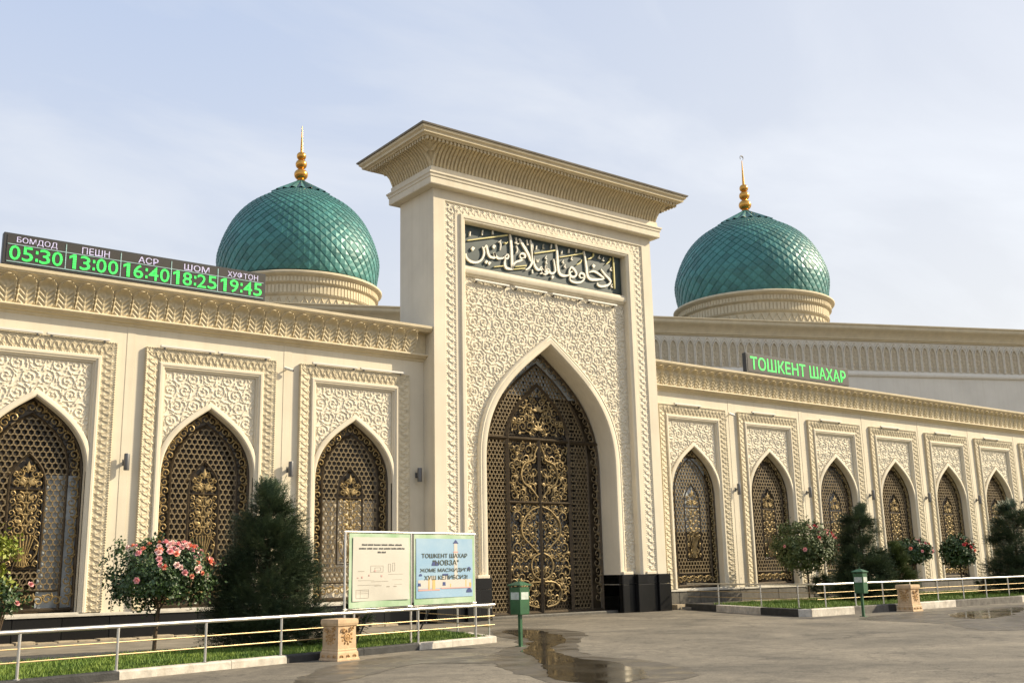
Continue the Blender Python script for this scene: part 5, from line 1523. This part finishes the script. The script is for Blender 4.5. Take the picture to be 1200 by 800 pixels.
def rose_tree(x, y, z, hc, rx, rz_, label, cols, nbl, nleaf, br, trunk_h, lean=0.0, toward=(0.55, -0.62), single=True, fol='rosefol'):
    t = thing('rose_tree', label, 'rose tree', (x, y, z), 0)
    tr = MB()
    tr.tube([(0, 0, -0.05), (0.02, 0.01, trunk_h * 0.5), (lean, 0, trunk_h), (lean, 0, hc)], [0.045, 0.04, 0.038, 0.02], 7)
    for k in range(9):
        a = k * 0.7 + rng.uniform(-.2, .2); q = rng.uniform(0.5, 0.9)
        tr.tube([(lean, 0, trunk_h - 0.05 + 0.03 * k), (lean + rx * q * .5 * math.cos(a), rx * q * .5 * math.sin(a), hc - 0.1 * rz_ + 0.3 * rz_ * math.sin(k)), (lean + rx * q * math.cos(a), rx * q * math.sin(a), hc + rz_ * 0.6 * math.sin(k * 1.7))], [0.022, 0.015, 0.006], 5)
    part('trunk', tr, M['bark'], t, 60, world=False)
    fo = MB()
    leaf_cloud(fo, (lean, 0, hc), (rx * 0.86, rx * 0.8, rz_ * 0.82), int(nleaf * 0.62), 0.085 * br, int(30 + nleaf / 200), 0.19, shell=0.25)
    leaf_cloud(fo, (lean, 0, hc + 0.06), (rx * 1.08, rx * 1.0, rz_ * 1.10), int(nleaf * 0.30), 0.085 * br, 34, 0.11, shell=0.78)
    leaf_cloud(fo, (lean, 0, hc), (rx * 1.12, rx * 1.0, rz_ * 1.2), int(nleaf * 0.05), 0.085 * br, 60, 0.09, shell=0.9)
    part('crown', fo, M[fol], t, world=False)
    blooms = []
    for i in range(nbl):
        for _ in range(50):
            a = rng.gauss(math.atan2(toward[1], toward[0]), 0.95); el = rng.uniform(-0.15, 1.25)
            v = Vector((math.cos(a) * math.cos(el), math.sin(a) * math.cos(el), math.sin(el)))
            if rng.random() < 0.35 + 0.65 * math.sin(max(el, 0)): break
        p = Vector((lean + v.x * rx * 1.02, v.y * rx * .95, hc + v.z * rz_ * 1.08)); blooms.append((p, v))
    if single:
        for p, v in blooms:
            cn = rng.choice(cols)
            key = (cn, br)
            if key not in PETALS: PETALS[key] = bloom_mesh(M[cn], 0.082 if br == 1.0 else 0.056 * br)
            q = v.to_track_quat('Z', 'Y').to_euler()
            o = link('rose', PETALS[key], t, loc=p, rot=q)
            s_ = rng.uniform(0.75, 1.25); o.scale = (s_, s_, s_)
    else:
        mb = MB(); src = MB()
        for p, v in blooms:
            r = 0.07 * br * rng.uniform(0.7, 1.3)
            for k in range(5):
                a = k * 1.257
                u = v.orthogonal().normalized(); w_ = v.cross(u)
                d = (u * math.cos(a) + w_ * math.sin(a)); s2 = (w_ * math.cos(a) - u * math.sin(a))
                mb.add([p, p + d * r * .6 + s2 * r * .45 + v * r * .3, p + d * r + v * r * .5, p + d * r * .6 - s2 * r * .45 + v * r * .3], [(0, 1, 2), (0, 2, 3)])
        part('roses', mb, M[cols[0]], t, world=False)
rose_tree(7.72, -8.34, 0.1, 1.62, 1.14, 0.68, 'pink and coral rose tree behind the left railing', ['petalpink', 'petalpale', 'petalcoral', 'petalpink'], 66, 12000, 1.0, 0.95, 0.06, toward=(0.35, -0.75))
rose_tree(37.5, -2.5, 0.2, 2.15, 1.42, 0.92, 'widest rose tree right of the portal, with dark red blooms', ['petalred', 'petalpink'], 46, 8500, 1.5, 1.15, 0.0, fol='olive')
rose_tree(39.7, -6.2, 0.2, 1.88, 0.78, 0.46, 'pink rose tree between the spruce and the small red rose tree', ['petalpale', 'petalpink', 'petalcoral'], 36, 6000, 1.35, 1.2, 0.0)
rose_tree(43.0, -6.3, 0.2, 1.82, 0.72, 0.60, 'small round rose tree with bright red blooms behind the right railing', ['petalred', 'petalcoral', 'petalred'], 34, 6000, 1.4, 1.1, 0.0)

def conifer(x, y, z, H_, rad, label, m, n, name='spruce_tree', z_low=0.15, sharp=0.62, blob_=0.14, size=0.24, cat='spruce'):
    t = thing(name, label, cat, (x, y, z), 0)
    part('trunk', MB().tube([(0, 0, -0.05), (0, 0, H_ * 0.5), (0, 0, H_ * 0.96)], [0.09, 0.06, 0.012], 7), M['bark'], t, 60, world=False)
    mb = MB(); br_ = MB()
    ncl = int(n / 62); cl = []
    for i in range(ncl):
        f_ = min(0.98, (1 - rng.random() ** 0.62) * 1.03)
        zc = z_low + (H_ - z_low) * f_
        a = i * 2.39996 + rng.uniform(-.3, .3)
        r_env = rad * ((1 - f_) ** sharp) * min(1, 0.72 + f_ * 2) * (1 + blob_ * math.sin(2 * a + 4 * f_ + x) + rng.uniform(-.16, .12))
        cl.append((Vector((r_env * 0.86 * math.cos(a), r_env * 0.86 * math.sin(a), zc + rng.uniform(-.05, .05))), a, f_))
    for i in range(n):
        c0, a, f_ = cl[i % ncl]
        cr_ = rad * 0.155 * (1.2 - 0.65 * f_)
        v = Vector((rng.gauss(0, 1), rng.gauss(0, 1), rng.gauss(0, 0.75)))
        v = v.normalized() * min(v.length, 1.5)
        p = c0 + v * cr_
        if i % 5 < 1:
            f_ = min(0.97, 1 - rng.random() ** 0.60)
            a = rng.uniform(0, 6.283)
            q = rad * ((1 - f_) ** sharp) * min(1, 0.72 + f_ * 2) * rng.uniform(0.2, 0.82)
            p = Vector((q * math.cos(a), q * math.sin(a), z_low + (H_ - z_low) * f_))
        out = (v.normalized() * 0.8 + Vector((math.cos(a), math.sin(a), 0.40))).normalized()
        if f_ > 0.92: out = Vector((out.x * .6, out.y * .6, 1)).normalized()
        # a spray: needles on both sides of a twig
        side_ = out.cross(Vector((0, 0, 1)))
        side_ = side_.normalized() if side_.length > 1e-3 else Vector((1, 0, 0))
        upv = side_.cross(out)
        L = size * rng.uniform(0.7, 1.35)
        for k in range(7):
            s = k / 6
            c = p + out * (L * (s - 0.5))
            for sg in (-1, 1):
                nl = L * 0.42 * (1.05 - 0.55 * s) * rng.uniform(0.8, 1.2)
                d = (out * 0.75 + side_ * sg * 0.8 + upv * rng.uniform(-.35, .6)).normalized()
                w_ = out * (L * 0.05)
                e = c + d * nl
                mb.add([c - w_, c + w_, e], [(0, 1, 2)])
    for k in range(40):
        f_ = k / 40; zc = z_low + (H_ - z_low) * f_ * 0.95; a = k * 2.4
        r_env = rad * ((1 - f_) ** sharp) * 0.8
        br_.tube([(0, 0, zc), (r_env * .5 * math.cos(a), r_env * .5 * math.sin(a), zc + 0.02), (r_env * math.cos(a), r_env * math.sin(a), zc - 0.05)], [0.022, 0.014, 0.005], 4)
    part('crown', mb, m, t, world=False)
    part('branches', br_, M['bark'], t, world=False)
conifer(10.30, -8.2, 0.1, 3.72, 1.50, 'tall dark green spruce on the left lawn, between rose tree and banners', M['spruce'], 14500, z_low=0.12, sharp=0.60, size=0.22, blob_=0.07)
conifer(13.3, -6.95, 0.1, 1.22, 0.42, 'small low conifer behind the banner stand', M['spruce'], 420, 'conifer_shrub', size=0.2, cat='conifer')
conifer(36.55, -5.9, 0.2, 3.62, 1.30, 'dark spruce beside the right litter bin', M['spruce'], 6500, blob_=0.18, sharp=0.46, size=0.30)
conifer(38.0, -6.4, 0.2, 2.15, 0.95, 'lighter green conifer leaning against the dark spruce on the right', M['olive'], 3600, 'conifer_shrub', size=0.28, cat='conifer')
conifer(45.95, -7.3, 0.2, 3.98, 1.45, 'dark spruce cut by the right edge of the picture', M['spruce'], 6500, blob_=0.16, sharp=0.46, size=0.30)
conifer(38.8, -2.3, 0.15, 1.12, 0.75, 'low round shrub under the widest right rose tree', M['spruce'], 700, 'conifer_shrub', size=0.28, sharp=0.5, cat='shrub')
conifer(44.2, -6.6, 0.2, 0.75, 0.42, 'smallest shrub by the right railing under the seventh lamp', M['olive'], 300, 'conifer_shrub', size=0.2, sharp=0.5, cat='shrub')

# pale yellowish climbing rose at the left edge
t = thing('rose_bush', 'light yellowish green rose bush in front of the leftmost window', 'rose bush', (5.25, -5.0, 0.05), 0)
tr = MB()
for k in range(7):
    a = k * 0.9
    tr.tube([(0.05 * math.cos(a), 0.05 * math.sin(a), 0), (0.25 * math.cos(a), 0.25 * math.sin(a), 1.1), (0.7 * math.cos(a), 0.5 * math.sin(a), 1.9 + 0.3 * math.sin(k))], [0.025, 0.018, 0.006], 5)
part('stems', tr, M['bark'], t, 60, world=False)
fo = MB()
leaf_cloud(fo, (-0.15, 0, 2.1), (0.66, 0.6, 0.80), 1300, 0.12, 30, 0.20, shell=0.2)
leaf_cloud(fo, (-0.55, -0.2, 2.4), (0.75, 0.5, 0.70), 700, 0.12, 20, 0.20, shell=0.2)
part('crown', fo, M['yellowfol'], t, world=False)
f2 = MB(); leaf_cloud(f2, (0.15, -0.1, 1.3), (0.55, 0.45, 0.45), 900, 0.10, 18, 0.2, shell=0.2)
part('lower_leaves', f2, M['rosefol'], t, world=False)
for p in ((0.62, -0.45, 1.55), (0.35, -0.5, 1.15)):
    if ('petalpink', 1.0) not in PETALS: PETALS[('petalpink', 1.0)] = bloom_mesh(M['petalpink'], 0.075)
    link('rose', PETALS[('petalpink', 1.0)], t, loc=p, rot=(0.9, 0.2, 0.4))
